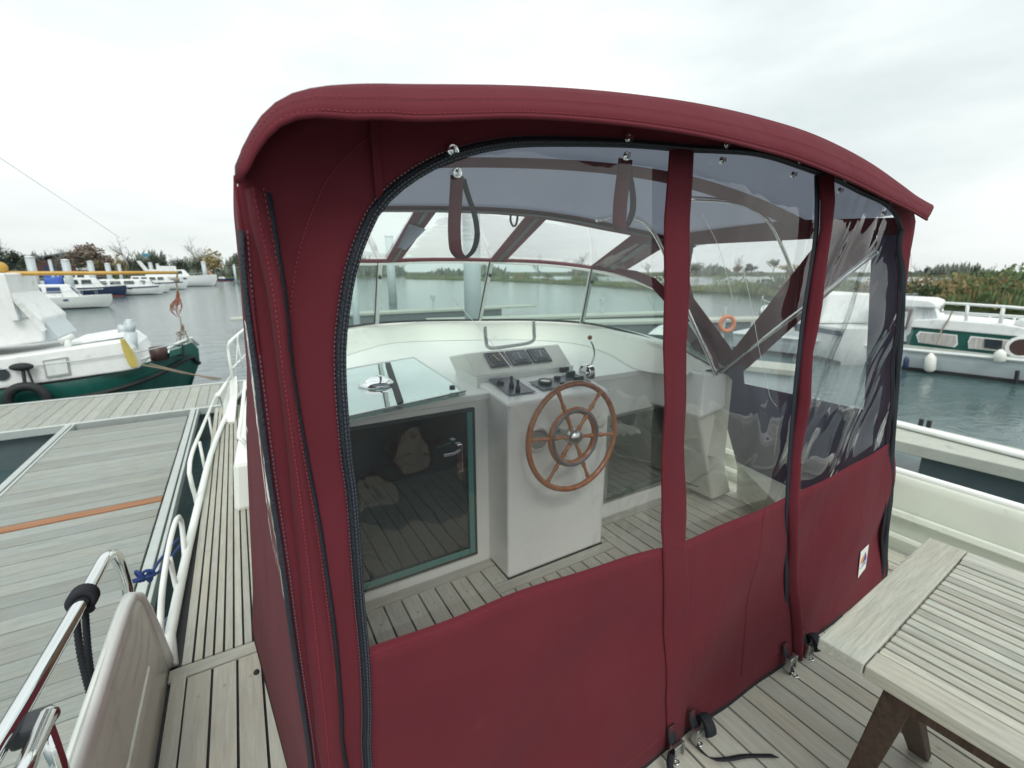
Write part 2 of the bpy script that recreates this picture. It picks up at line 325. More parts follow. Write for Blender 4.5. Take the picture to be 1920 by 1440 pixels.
def obj(name, mb, m, parent=None, smooth=False, bevel=0, solid=0, local=False, loc=None, seg=2):
    """links mb as ONE mesh object; world-space points unless local"""
    shift = V((0, 0, 0))
    if not local: shift = origin_of(parent) if parent else (V(loc) if loc else V((0, 0, 0)))
    me = mesh(name, mb, m, smooth, shift)
    o = bpy.data.objects.new(name, me); COL.objects.link(o)
    if parent: o.parent = parent
    elif loc is not None: o.location = loc
    if solid:
        s_ = o.modifiers.new('thickness', 'SOLIDIFY'); s_.thickness = solid; s_.offset = 0
    if bevel:
        b_ = o.modifiers.new('bevel', 'BEVEL'); b_.width = bevel; b_.segments = seg; b_.limit_method = 'ANGLE'; b_.angle_limit = R(35)
    return o
def thing(name, label, cat, loc=(0, 0, 0), rotz=0, group=None):
    o = bpy.data.objects.new(name, None); COL.objects.link(o); o.location = loc; o.rotation_euler = (0, 0, rotz)
    return tag(o, label, cat, group)
def tag(o, label, cat=None, group=None):
    o['label'] = label
    if cat: o['category'] = cat
    if group: o['group'] = group
    return o
def lab(o, label): o['label'] = label; return o
def struct(o): o['kind'] = 'structure'; return o
def stuff(o, label=None, cat=None):
    o['kind'] = 'stuff'
    if label: o['label'] = label; o['category'] = cat
    return o
def piece(name, me, parent, loc, rotz=0, label=None):
    """one more object on shared mesh data (loc in parent space)"""
    o = bpy.data.objects.new(name, me); COL.objects.link(o); o.parent = parent; o.location = loc; o.rotation_euler = (0, 0, rotz)
    if label: o['label'] = label
    return o
def crv(pts, n, closed=False):
    """smooth resampled curve through pts"""
    pts = [V(p) for p in pts]; k = len(pts); dense = []
    for i in range(k-1):
        p0 = pts[max(i-1, 0)]; p1 = pts[i]; p2 = pts[i+1]; p3 = pts[min(i+2, k-1)]
        for j in range(12):
            t_ = j/12; t2 = t_*t_; t3 = t2*t_
            dense.append(.5*((2*p1)+(p2-p0)*t_+(2*p0-5*p1+4*p2-p3)*t2+(3*p1-p0-3*p2+p3)*t3))
    dense.append(pts[-1]); L_ = [0]
    for i in range(1, len(dense)): L_.append(L_[-1]+(dense[i]-dense[i-1]).length)
    res = []; j = 0
    for i in range(n):
        d = L_[-1]*i/(n-1)
        while j < len(L_)-2 and L_[j+1] < d: j += 1
        s_ = (d-L_[j])/max(L_[j+1]-L_[j], 1e-9); res.append(dense[j].lerp(dense[j+1], min(max(s_, 0), 1)))
    return res
def lerp_tab(tab, x):
    if x <= tab[0][0]: return tab[0][1]
    for (a, b), (c, d) in zip(tab, tab[1:]):
        if x <= c: return b+(d-b)*(x-a)/(c-a)
    return tab[-1][1]
WZ = -1.4          # water level
DZ = -.8           # floating dock deck level

# ================================================================== SETTING
struct(obj('water', MB().add([(-1500, -1500, WZ), (1500, -1500, WZ), (1500, 1500, WZ), (-1500, 1500, WZ)], [(0, 1, 2, 3)]), 'water'))
mb = MB().add([(-1500, -1500, WZ-3), (1500, -1500, WZ-3), (1500, 1500, WZ-3), (-1500, 1500, WZ-3)], [(0, 1, 2, 3)])
struct(obj('lake_bed', mb, 'grass'))
def land(name, outline, z, m):
    mb = MB().plate([V((p[0], p[1], z)) for p in outline], (0, 0, -1.5)); return struct(obj(name, mb, m))
def wl(px, py, z=WZ): p = at(px, py, z=z); return p
# reed spit (near shoreline measured, 14 m deep), far left shore, far right shore
near = [wl(760, 523), wl(940, 527), wl(1100, 535), wl(1240, 545), wl(1400, 553), wl(1500, 564), wl(1640, 567), wl(1800, 580), wl(1920, 590), wl(2300, 610)]
far = []
for i, p in enumerate(near):
    d = V((p.x, p.y, 0)); dep = [40, 30, 26, 16, 12, 16, 14, 12, 16, 14][i]; far.append(p + d.normalized()*dep)
land('reed_bank', near+far[::-1], WZ+.25, 'grass')
fl = [wl(-900, 527), wl(-200, 525), wl(200, 523), wl(500, 521.5), wl(760, 518), wl(1100, 517), wl(1400, 517.5), wl(1700, 518.5), wl(2300, 520), wl(3200, 522)]
fr_ = [V((p.x, p.y, 0))*1.0 + V((p.x, p.y, 0)).normalized()*700 for p in fl]
land('far_shore', [V((p.x, p.y, 0)) for p in fl]+[V((p.x, p.y, 0)) for p in fr_[::-1]], WZ+.5, 'grass')

def scatter(name, label, cat, m, spots, hlo, hhi, wid, per=3, sm=1.0):
    mb = MB()
    for (x, y, z, hs) in spots:
        for k in range(per):
            h = random.uniform(hlo, hhi)*hs; a = random.uniform(0, 6.28); ww = wid*random.uniform(.5, 1.3)
            ox, oy = random.gauss(0, .35*sm), random.gauss(0, .35*sm); ln = random.uniform(-.25, .25)*h
            zz = z + (random.uniform(0, .35)*h)
            c, s_ = math.cos(a)*ww, math.sin(a)*ww
            b0 = (x+ox-c*.5, y+oy-s_*.5, zz); b1 = (x+ox+c*.5, y+oy+s_*.5, zz)
            t1 = (x+ox+c*.35+ln, y+oy+s_*.3, zz+h*.75); t0 = (x+ox-c*.3+ln, y+oy-s_*.35, zz+h*.65)
            tt = (x+ox+ln*1.4, y+oy, zz+h)
            mb.add([b0, b1, t1, tt, t0], [(0, 1, 2, 3, 4)])
    return stuff(obj(name, mb, m), label, cat)
def bank_spots(n, i0, i1, f0, f1, hfun):
    res = []
    for _ in range(n):
        u = random.uniform(i0, i1); i = min(int(u), len(near)-2); s_ = u-i; g = f0+(f1-f0)*random.random()**1.5
        a = near[i].lerp(near[i+1], s_); b_ = far[i].lerp(far[i+1], s_); q = a.lerp(b_, g)
        hs = hfun(u, g)*(.7+.5*math.sin(q.x*.7+q.y*.45)*.5+.3*math.sin(q.x*.23-q.y*.31)); res.append((q.x, q.y, WZ+.2, max(hs, .3)))
    return res
hf = lambda u, g: .5+.32*min(1, max(0, (u-6.6)/1.4))+(.25 if 3.9 < u < 5.5 else 0)
scatter('reeds', 'mixed green reeds along the bank across the water', 'reeds', 'reed_g', bank_spots(6500, 0, 9, .0, 1, hf), .5, 1.5, .16, per=4)
scatter('dry_reeds', 'straw coloured dry reeds scattered in the green bank', 'reeds', 'reed_y', bank_spots(2600, 0, 9, 0, 1, lambda u, g: hf(u, g)*1.05), .5, 1.5, .12, per=3)
def mounds(n_, nm, lb, m_, seed, tall):
    rn = random.Random(seed); sp = []
    for _ in range(n_):
        u = rn.uniform(.5, 9) if rn.random() < .55 else rn.uniform(6.8, 9); i = min(int(u), 8); q = near[i].lerp(near[i+1], u-i).lerp(far[i].lerp(far[i+1], u-i), rn.uniform(.1, .9))
        rr = rn.uniform(.7, 1.5)*tall*(1.15 if u > 7.1 else 1)
        for k in range(150):
            v = V((rn.gauss(0, 1), rn.gauss(0, 1), rn.gauss(0, 1))).normalized()*rn.random()**.35*rr
            sp.append((q.x+v.x*1.4, q.y+v.y*1.4, WZ+.3+max(0, v.z+rr*.7)*.95, .3))
    scatter(nm, lb, 'bushes', m_, sp, .35, 1.0, .22, per=2, sm=.5)
mounds(40, 'bank_bushes', 'dark green low bushes growing among the bank reeds', 'bush_d', 3, .95)
mounds(46, 'willow_scrub', 'light green willow scrub on the bank', 'reed_g', 4, 1.1)
mounds(26, 'autumn_scrub', 'yellow brown autumn scrub on the bank', 'reed_y', 5, .95)
# far hedge line on the far shore
sp = []
for _ in range(2600):
    u = random.uniform(0, 8.999); i = int(u); q = fl[i].lerp(fl[i+1], u-i); q = q + V((q.x, q.y, 0)).normalized()*random.uniform(4, 30)
    hs = 1.2+.9*math.sin(u*9)+.6*math.sin(u*23)+ (1.2 if u < 4 else 0); sp.append((q.x, q.y, WZ+.4, max(.5, hs)))
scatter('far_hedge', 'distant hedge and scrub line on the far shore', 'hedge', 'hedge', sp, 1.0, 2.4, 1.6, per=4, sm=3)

# ------------------------------------------------------------------ trees
def tree_meshes(kind, seed, h=10.0):
    rnd_ = random.Random(seed); tr = MB(); cr_ = MB()
    tips = []
    def limb(p, d, ln, r, lev):
        q = p; pts = [p]
        for k in range(3):
            d = (d+V((rnd_.gauss(0, .13), rnd_.gauss(0, .13), rnd_.gauss(.05, .08)))).normalized(); q = q+d*ln/3; pts.append(q)
        tr_ = tr if lev < 2 else cr_
        tr_.tube(pts, r, 5 if lev < 2 else 3, taper=.45)
        tips.append((q, lev))
        if lev < (4 if kind == 'bare' else 3):
            for k in range(3 if lev else 5):
                up_ = .5 if kind != 'column' else 1.3
                nd = (d*.7+V((rnd_.gauss(0, .6), rnd_.gauss(0, .6), up_*rnd_.uniform(.2, 1)))).normalized()
                st = pts[rnd_.choice([1, 2, 3])] if lev else pts[-1].lerp(pts[1], rnd_.random()*.7)
                limb(st, nd, ln*rnd_.uniform(.55, .8), r*(.56 if kind == 'bare' else .5), lev+1)
    limb(V((0, 0, 0)), V((0, 0, 1)), h*.45, h*.022, 0)
    if kind != 'bare':
        for q, lev in tips:
            if lev < 1: continue
            for k in range(16):
                o_ = q+V((rnd_.gauss(0, 1), rnd_.gauss(0, 1), rnd_.gauss(0, .9)))*h*(.055 if kind != 'column' else .035)
                a = V((rnd_.gauss(0, 1), rnd_.gauss(0, 1), rnd_.gauss(0, 1))).normalized(); b_ = a.orthogonal().normalized(); s_ = h*rnd_.uniform(.02, .045)
                cr_.add([o_-a*s_, o_+b_*s_*.7, o_+a*s_, o_-b_*s_*.8], [(0, 1, 2, 3)])
    return tr, cr_
TREE = {}
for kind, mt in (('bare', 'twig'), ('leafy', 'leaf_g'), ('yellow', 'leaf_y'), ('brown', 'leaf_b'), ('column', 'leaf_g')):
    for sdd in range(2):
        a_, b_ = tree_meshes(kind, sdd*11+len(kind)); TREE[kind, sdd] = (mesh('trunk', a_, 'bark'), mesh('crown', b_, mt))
TN = {'bare': 'bare grey twiggy tree', 'leafy': 'dark green bushy tree', 'yellow': 'yellow autumn tree', 'brown': 'brown leaved broad tree', 'column': 'narrow upright dark tree'}
def tree(kind, sdd, px, dist_py, hpx, where, wide=1.0, base=WZ+.5):
    p = at(px, dist_py, z=base); dd = (p-CP).dot(fw); h = 1.12*hpx*dd/FPX
    r_ = thing(('poplar_tree' if kind == 'column' else kind+'_tree'), where, 'tree', p, random.uniform(0, 6), 'trees on the far shore')
    for nm, me in zip(('trunk', 'crown'), TREE[kind, sdd]):
        o = bpy.data.objects.new(nm, me); COL.objects.link(o); o.parent = r_
    r_.scale = (h/10*wide, h/10*wide, h/10)
tl = [('bare', 0, 12, 60, 'bare grey tree at the far left edge behind the beacon', 1.1), ('leafy', 1, 38, 42, 'dark green round tree left of the brown boathouse', 1.5),
      ('leafy', 0, 8, 36, 'dark bushy tree behind the beacon at the left edge', 1.7), ('bare', 1, 110, 66, 'tall bare tree rising behind the boathouse roof', 1.2),
      ('brown', 0, 158, 46, 'small brown tree just right of the boathouse gable', 1.1), ('brown', 1, 188, 52, 'broad brown dome shaped tree behind the piles', 1.5),
      ('yellow', 0, 198, 36, 'yellow autumn tree in front of the brown dome shaped tree', 1.0), ('bare', 0, 243, 62, 'large bare rounded tree left of the blue board', 1.5),
      ('yellow', 1, 235, 38, 'slender yellow tree below the large bare tree', .8), ('leafy', 0, 258, 34, 'dark green tree under the large bare rounded tree', 1.4),
      ('column', 0, 297, 40, 'narrow dark tree right of the blue board', .8), ('column', 1, 309, 38, 'second narrow dark tree right of the blue board', .8),
      ('bare', 1, 332, 46, 'bare tree behind the flybridge of the large yacht', 1.1), ('leafy', 1, 342, 30, 'low green tree behind the large yacht foredeck', 1.4),
      ('bare', 0, 372, 64, 'tall thin bare tree left of the wooden crane arm', .9), ('leafy', 0, 385, 38, 'green tree beside the wooden crane arm', 1.2),
      ('yellow', 1, 418, 42, 'yellowish scrubby tree right of the crane arm', 1.4), ('bare', 1, 402, 60, 'bare tree right of the crane arm', 1.1),
      ('leafy', 1, 445, 38, 'green tree next to the left edge of the red canopy', 1.3)]
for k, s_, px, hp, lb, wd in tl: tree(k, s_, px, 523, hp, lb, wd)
names_r = ['just right of the canopy edge', 'second from the canopy edge', 'third from the canopy edge', 'fourth from the canopy edge', 'fifth from the canopy edge', 'sixth from the canopy edge', 'seventh from the canopy edge', 'second from the right picture edge', 'nearest the right picture edge']
for i, px in enumerate([1712, 1733, 1756, 1781, 1807, 1833, 1860, 1884, 1911]):
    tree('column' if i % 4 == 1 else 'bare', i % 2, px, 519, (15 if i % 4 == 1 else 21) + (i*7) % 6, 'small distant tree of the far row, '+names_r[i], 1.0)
mid = [('leafy', 0, 1310, 24, 1.9), ('leafy', 1, 1400, 20, 1.5), ('brown', 0, 1378, 20, 1.2), ('column', 0, 1447, 30, .8), ('bare', 1, 1383, 42, .7), ('yellow', 0, 1475, 22, 1.6), ('bare', 0, 1010, 34, 1.6), ('bare', 1, 1075, 44, 1.7), ('leafy', 1, 1140, 22, 1.6), ('bare', 0, 760, 32, 1.4), ('leafy', 0, 1590, 22, 1.8), ('bare', 1, 1215, 30, 1.3)]
wm = ['dark tree seen just right of the wide red strip', 'green tree seen mid way through the second window', 'brown tree seen through the second window', 'narrow tree seen left of the rolled red flap', 'thin bare tree seen through the second window', 'yellow tree seen left of the rolled red flap', 'bare tree seen above the third windscreen pane', 'tall bare tree seen above the third windscreen pane', 'green tree seen behind the red diagonal strip', 'bare tree seen above the second windscreen pane', 'green tree seen through the right hand window', 'bare tree seen left of the wide red strip']
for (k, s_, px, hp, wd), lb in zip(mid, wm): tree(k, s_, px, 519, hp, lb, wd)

# boathouse on the left shore
hp = at(125, 521, z=WZ+.5); dd = (hp-CP).dot(fw); u_ = dd/FPX
bh = thing('boathouse', 'dark brown boarded boathouse with low grey pitched roof behind the marina', 'building', hp, R(-12))
obj('wall', MB().box(-42*u_, 44*u_, 0, 12, 0, 36*u_), 'brick', bh, local=True)
g_ = MB().plate([(0, -.1, 20*u_), (44*u_, -.1, 20*u_), (44*u_, -.1, 28*u_), (22*u_, -.1, 42*u_)], (0, 12, 0))
obj('gable', g_, 'brick', bh, local=True)
rf = MB().plate([(-46*u_, -1.2, 33*u_), (22*u_, -1.2, 46*u_), (22*u_, -1.2, 48.5*u_), (-46*u_, -1.2, 35.5*u_)], (0, 15, 0)).plate([(22*u_, -1.2, 46*u_), (50*u_, -1.2, 28*u_), (50*u_, -1.2, 30.5*u_), (22*u_, -1.2, 48.5*u_)], (0, 15, 0))
obj('roof', rf, 'roofgrey', bh, local=True)
for k in range(4):
    f_ = obj('window', MB().box((18+k*5.4)*u_, (22.6+k*5.4)*u_, -.22, -.1, 14*u_, 22*u_), 'white', bh, local=True)
    obj('pane', MB().box((18.7+k*5.4)*u_, (21.9+k*5.4)*u_, -.28, -.225, 15*u_, 21*u_), 'greyhull', f_, local=True)
for k in range(3):
    f_ = obj('window', MB().box((-30+k*12)*u_, (-22+k*12)*u_, -.15, -.03, 8*u_, 22*u_), 'navy', bh, local=True)
# beacon, blue board, crane arm
p = at(8, 521, z=WZ+.5); u_ = (p-CP).dot(fw)/FPX
bc = thing('beacon_lantern', 'dark lantern topped harbour beacon at the far left edge', 'beacon', p)
obj('post', MB().tube([(0, 0, 0), (0, 0, 40*u_)], 2*u_), 'pile', bc, local=True)
obj('lantern', MB().lathe([(7*u_, 40*u_), (9*u_, 41*u_), (8*u_, 43*u_), (5*u_, 44*u_), (5*u_, 52*u_), (11*u_, 53*u_), (4*u_, 57*u_), (0, 58*u_)], (0, 0, 0), (0, 0, 1)), 'windark', bc, local=True)
p = at(281, 521, z=WZ+.5); u_ = (p-CP).dot(fw)/FPX
bb = thing('harbour_board', 'blue board on a tall post behind the marina boats', 'sign', p)
obj('post', MB().tube([(0, 0, 0), (0, 0, 40*u_)], .6*u_), 'pile', bb, local=True)
obj('board', MB().box(-6*u_, 6*u_, -.1, .1, 38*u_, 44*u_), mat('sign_blue', (.05, .25, .35), .6), bb, local=True)
p = at(400, 521, z=WZ+.5); u_ = (p-CP).dot(fw)/FPX
ca = thing('crane_arm', 'orange tan wooden crane arm leaning left beside the far quay', 'crane', p)
obj('arm', MB().bar((0, 0, 3*u_), (-20*u_, 0, 33*u_), 3.6*u_, 3.6*u_), mat('tan_beam', (.45, .24, .11), .7), ca, local=True)
obj('base', MB().box(-4*u_, 5*u_, -2, 2, 0, 5*u_), 'pile', ca, local=True)

# mooring piles (left marina and straight ahead)
def pile(px, pyb, pytop, wpx, lb):
    p = at(px, pyb, z=WZ); dd = (p-CP).dot(fw); u = dd/FPX; q = at(px-4 if px < 400 else px, pytop, y=p.y)
    r_ = thing('mooring_pile', lb, 'pile', p, 0, 'grey mooring piles')
    obj('shaft', MB().lathe([(wpx*u/2, -1), (wpx*u/2, q.z-WZ-.25*wpx*u)], (0, 0, 0), (0, 0, 1), 16), 'pile', r_, smooth=True, local=True)
    obj('cap', MB().lathe([(wpx*u*.53, q.z-WZ-.25*wpx*u), (wpx*u*.52, q.z-WZ-.1*wpx*u), (wpx*u*.1, q.z-WZ)], (0, 0, 0), (0, 0, 1), 16), 'white', r_, smooth=True, local=True)
pile(72, 552, 480, 13, 'thick grey pile standing left of the boathouse'); pile(107, 548, 487, 5, 'thin pale pile in front of the boathouse roof edge')
pile(138, 560, 486, 12, 'grey pile in front of the boathouse gable'); pile(180, 545, 489, 9, 'grey pile right of the boathouse')
pile(210, 540, 493, 8, 'grey pile before the yellow autumn tree'); pile(231, 538, 495, 5, 'thin grey pile below the slender yellow tree')
pile(289, 534, 492, 6, 'grey pile beside the yacht stern left of the pair'); pile(302, 534, 494, 5, 'grey pile beside the yacht stern right of the pair')
pile(387, 530, 490, 7, 'grey pile beside the wooden crane arm'); pile(443, 530, 496, 4, 'thin pile close to the canopy left edge')
pile(737, 568, 440, 15, 'grey pile seen through the second windscreen pane'); pile(888, 640, 340, 31, 'very thick pale pile seen through the windscreen centre')
pile(672, 640, 480, 12, 'white pile seen through the first windscreen pane')

# ------------------------------------------------------------------ hull helper for other boats (local: bow +Y)
def hull_mb(Lh, B, F, rise=.25, tr=.85, n=14):
    rows = []
    for i in range(n+1):
        s_ = i/n; y = -Lh/2+Lh*s_
        hb = B/2*(tr+(1-tr)*min(1, s_*2.5))*(1 if s_ < .55 else max(.015, (1-((s_-.55)/.45)**2.1)))
        top = F*(1+rise*s_**2.2); yb = y-(s_**3)*Lh*.05
        rows.append([V((-hb, y, top)), V((-hb*.97, y*.995, top*.55)), V((-hb*.86, yb, .02)), V((-hb*.5, yb, -.3)), V((0, yb, -.4)),
                     V((hb*.5, yb, -.3)), V((hb*.86, yb, .02)), V((hb*.97, y*.995, top*.55)), V((hb, y, top))])
    mb = MB().grid(rows)
    k = len(rows[0]); mb.f.append(tuple(range(k)))
    dk = MB().grid([[r[0]+V((.02, 0, -.03)), V((0, r[0].y, r[0].z-.0)), r[-1]+V((-.02, 0, -.03))] for r in rows])
    return mb, dk, rows
def strip_rail(mb, rows, z, r, i0=0, i1=None):
    for sgn in (0, -1):
        pts = [V((rw[sgn].x*.96, rw[sgn].y, rw[sgn].z+z)) for rw in rows[i0:i1]]; mb.tube(pts, r, 5)
        for p in pts[::2]: mb.tube([p-V((0, 0, z)), p], r*.8, 4)
def motorboat(name, label, pos, head, Lh, B, F, hullm='white', cab=(-.25, .22, .8), winm='windark', stripe=None, cover=None, fly=False, rail=True):
    r_ = thing(name, label, 'boat', pos, head, 'boats in the marina')
    hb, dk, rows = hull_mb(Lh, B, F)
    obj('hull', hb, hullm, r_, smooth=True, local=True); obj('deck', dk, 'offwhite', r_, local=True)
    if stripe:
        sm = MB()
        for sgn in (0, -1):
            sm.grid([[V((rw[sgn].x*1.012, rw[sgn].y, rw[sgn].z*.80)) for rw in rows[:-1]], [V((rw[sgn].x*1.012, rw[sgn].y, rw[sgn].z*.93)) for rw in rows[:-1]]])
        obj('hull_stripe', sm, stripe, r_, local=True, solid=.02)
    wlb = MB()
    for sgn in (0, -1):
        k6 = 2 if sgn == 0 else -3
        wlb.grid([[V((rw[k6].x*1.02+(.01 if sgn else -.01), rw[k6].y, rw[k6].z-.03)) for rw in rows], [V((rw[k6].x*1.03+(.012 if sgn else -.012), rw[k6].y, rw[k6].z+.09)) for rw in rows]])
    obj('waterline_band', wlb, 'rubber' if hullm != 'navy' else 'redpaint', r_, local=True)
    for i in (4, 6, 8):
        for sgn in (0, -1):
            if i >= len(rows)-3: continue
            a_, b__ = rows[i][sgn], rows[i+1][sgn]; lo, hi = .62, .78
            k7 = 1 if sgn == 0 else -2; a2, b2 = rows[i][k7], rows[i+1][k7]; sx = -.02 if sgn == 0 else .02
            obj('hull_window', MB().plate([a2.lerp(a_, .35)+V((sx, 0, 0)), a2.lerp(a_, .35).lerp(b2.lerp(b__, .35), .6)+V((sx, 0, 0)), a2.lerp(a_, .65).lerp(b2.lerp(b__, .65), .6)+V((sx, 0, 0)), a2.lerp(a_, .65)+V((sx, 0, 0))], (sx, 0, 0)), winm, r_, local=True)
    y0, y1 = Lh*cab[0], Lh*cab[1]; ch = cab[2]; w0, w1 = B*.36, B*.29
    cb = MB(); zc = F*1.02
    cb.add([(-w0, y0, zc), (w0, y0, zc), (w0, y1+ch*.7, zc), (-w0, y1+ch*.7, zc), (-w1, y0+.1, zc+ch), (w1, y0+.1, zc+ch), (w1, y1, zc+ch), (-w1, y1, zc+ch)],
           [(3, 2, 1, 0), (4, 5, 6, 7), (0, 1, 5, 4), (1, 2, 6, 5), (2, 3, 7, 6), (3, 0, 4, 7)])
    obj('cabin', cb, 'white', r_, local=True, bevel=.06)
    k = max(2, int((y1-y0)/1.1))
    for sgn in (-1, 1):
        for i in range(k):
            a = y0+.25+(y1-y0-.4)*i/k; b_ = a+(y1-y0-.4)/k*.8
            def pt(y, f): return V((sgn*((w0+(w1-w0)*f)+.02), y, zc+ch*f))
            w_ = obj('cabin_window', MB().plate([pt(a, .38), pt(b_, .38), pt(b_-.05, .82), pt(a+.05, .82)], (sgn*.02, 0, 0)), winm, r_, local=True)
    ws_ = MB().plate([(-w0*.85, y1+ch*.55, zc+ch*.3), (w0*.85, y1+ch*.55, zc+ch*.3), (w1*.85, y1+ch*.2, zc+ch*.85), (-w1*.85, y1+ch*.2, zc+ch*.85)], (0, .03, .03))
    obj('windscreen', ws_, winm, r_, local=True)
    if fly:
        obj('flybridge', MB().box(-w1*.8, w1*.8, y0+.3*(y1-y0), y1-.2*(y1-y0), zc+ch+.003, zc+ch*1.5), 'white', r_, local=True, bevel=.1)
        obj('radar_arch', MB().bar((-w1, y0+.2, zc+ch*.9), (-w1, y0-.6, zc+ch*2.1), .12, .5).bar((w1, y0+.2, zc+ch*.9), (w1, y0-.6, zc+ch*2.1), .12, .5).box(-w1, w1, y0-.9, y0-.4, zc+ch*2.05, zc+ch*2.2), 'white', r_, local=True)
    if cover:
        c_ = MB(); c_.grid([[V((-w0*1.1, y0-1.6+.5*i, zc)), V((-w0*.8, y0-1.6+.5*i, zc+ch*(.75+.1*i))), V((0, y0-1.6+.5*i, zc+ch*(.95+.1*i))), V((w0*.8, y0-1.6+.5*i, zc+ch*(.75+.1*i))), V((w0*1.1, y0-1.6+.5*i, zc))] for i in range(4)])
        obj('cockpit_cover', c_, cover, r_, local=True, solid=.03, smooth=True)
    if rail:
        rm = MB(); strip_rail(rm, rows, .45, .02, 6, -1); obj('guard_rail', rm, 'steel', r_, local=True)
    return r_
def put(px, py): return at(px, py, z=WZ)
motorboat('cabin_cruiser', 'white cabin cruiser with blue windows moored nearest behind the green barge', put(112, 579), R(-84), 6.6, 2.5, .85, 'offwhite', (-.42, .12, 1.0), 'winblue', rail=True)
motorboat('cabin_cruiser', 'white cruiser with navy hull and anchor just right of the first cruiser', put(172, 556), R(-80), 6.6, 2.6, 1.0, 'navy', (-.3, .1, 1.1), cover='blue')
motorboat('cabin_cruiser', 'low white cruiser with a dark side stripe in the middle row', put(232, 553), R(-84), 8.5, 2.8, .95, 'white', (-.3, .2, .9), stripe='navy')
motorboat('cabin_cruiser', 'cream coloured small cruiser alongside the low striped cruiser', put(258, 549), R(-88), 7.5, 2.6, .9, 'offwhite', (-.25, .2, .9))
motorboat('motor_yacht', 'large white flybridge motor yacht farthest right in the marina', put(335, 537), R(-86), 13, 4.0, 1.8, 'white', (-.36, .10, 1.3), fly=True, stripe=None)
motorboat('cabin_cruiser', 'white cruiser with blue cockpit cover at the left edge', put(28, 548), R(-84), 8, 2.9, 1.2, 'white', (-.2, .2, 1.2), cover='blue')
motorboat('cabin_cruiser', 'white cruiser with blue cover behind the yellow spar', put(150, 541), R(-88), 9.5, 3, 1.3, 'white', (-.25, .15, 1.2), cover='blue')
motorboat('dark_dinghy', 'small dark inflatable dinghy near the crane arm', put(416, 527), R(-90), 6.5, 2.2, .7, 'navy', (-.1, .1, .5), rail=False)
motorboat('cabin_cruiser', 'white cruiser with slate trim left of the large yacht stern', put(290, 543), R(-86), 9, 2.9, 1.1, 'white', (-.3, .2, 1.0), stripe='navy')

# ------------------------------------------------------------------ DOCKS
PW = .166
dock = thing('finger_pier', 'floating finger pier with weathered grey cross planks left of the yacht', 'pier', (-1.6, 4, DZ))
fx0, fx1 = -2.45, -.86
obj('pontoon_float', MB().box(fx0+.1, fx1-.05, -1.0, 9.0, WZ-.2, DZ-.08), 'slatebox', dock)
me = mesh('plank', MB().box(-(fx1-fx0)/2+.07, (fx1-fx0)/2-.07, -PW/2+.004, PW/2-.004, -.03, 0), 'dockx')
men = mesh('plank', MB().box(-(fx1-fx0)/2+.07, (fx1-fx0)/2-.07, -PW*.36, PW*.36, -.03, 0.002), 'newplank')
yb = at(160, 966, z=DZ).y; k0 = round((yb+.9)/PW)
for k in range(int(10.1/PW)-1):
    y = -.9+PW*k
    if y > 9.1: break
    o = piece('plank', men if k == k0 else me, dock, ((fx0+fx1)/2+1.6, y-4, random.uniform(-.002, .002)), random.uniform(-.0015, .0015))
    if k == k0: lab(o, 'new orange brown plank')
for x in (fx0, fx1):
    obj('edge_rail', MB().box(x-.05, x+.02, -1.0, 9.16, DZ-.09, DZ+.012).box(x+.035, x+.065, -1.0, 9.16, DZ-.09, DZ+.008), 'alu', dock, bevel=.006)
mp0, mp1 = 9.2, 11.15
pier = thing('main_pontoon', 'main walkway pontoon with grey lengthwise planks crossing ahead of the bow', 'pier', (0, 10, DZ))
obj('pontoon_float', MB().box(-12, 7, mp0+.1, mp1-.1, WZ-.2, DZ-.08), 'slatebox', pier)
me = mesh('plank', MB().box(-PW/2+.004, PW/2-.004, -(mp1-mp0)/2+.07, (mp1-mp0)/2-.07, -.03, 0), 'docky')
for k in range(int(17.4/PW)):
    piece('plank', me, pier, (-11.4+k*PW, (mp0+mp1)/2-10, random.uniform(-.003, .003)), random.uniform(-.002, .002))
for y in (mp0, mp1): obj('edge_rail', MB().box(-12, 7, y-.04, y+.03, DZ-.1, DZ+.02), 'alu', pier, bevel=.006)
# further pontoons seen through the windscreen
for i, (px, py, w_, lb) in enumerate([(760, 582, 9, 'far pontoon with slate floats seen through the second windscreen pane'), (1080, 590, 8, 'far pontoon seen through the third windscreen pane'), (1200, 600, 8, 'nearer pontoon seen through the last windscreen pane')]):
    p = at(px, py, z=DZ); r_ = thing('jetty', lb, 'pier', p, R([0, -12, -20][i]), 'far jetties ahead')
    obj('walkway', MB().box(-w_, w_, -.7, .7, -.12, 0), 'concrete', r_, local=True)
    obj('pontoon_float', MB().box(-w_*.7, w_*.7, -.6, .6, -.75, -.12), 'slatebox', r_, local=True)
    obj('cleat_post', MB().tube([(w_*.2, 0, 0), (w_*.2, 0, .7)], .08, 6).box(w_*.2-.15, w_*.2+.15, -.1, .1, .6, .85), 'pile', r_, local=True)

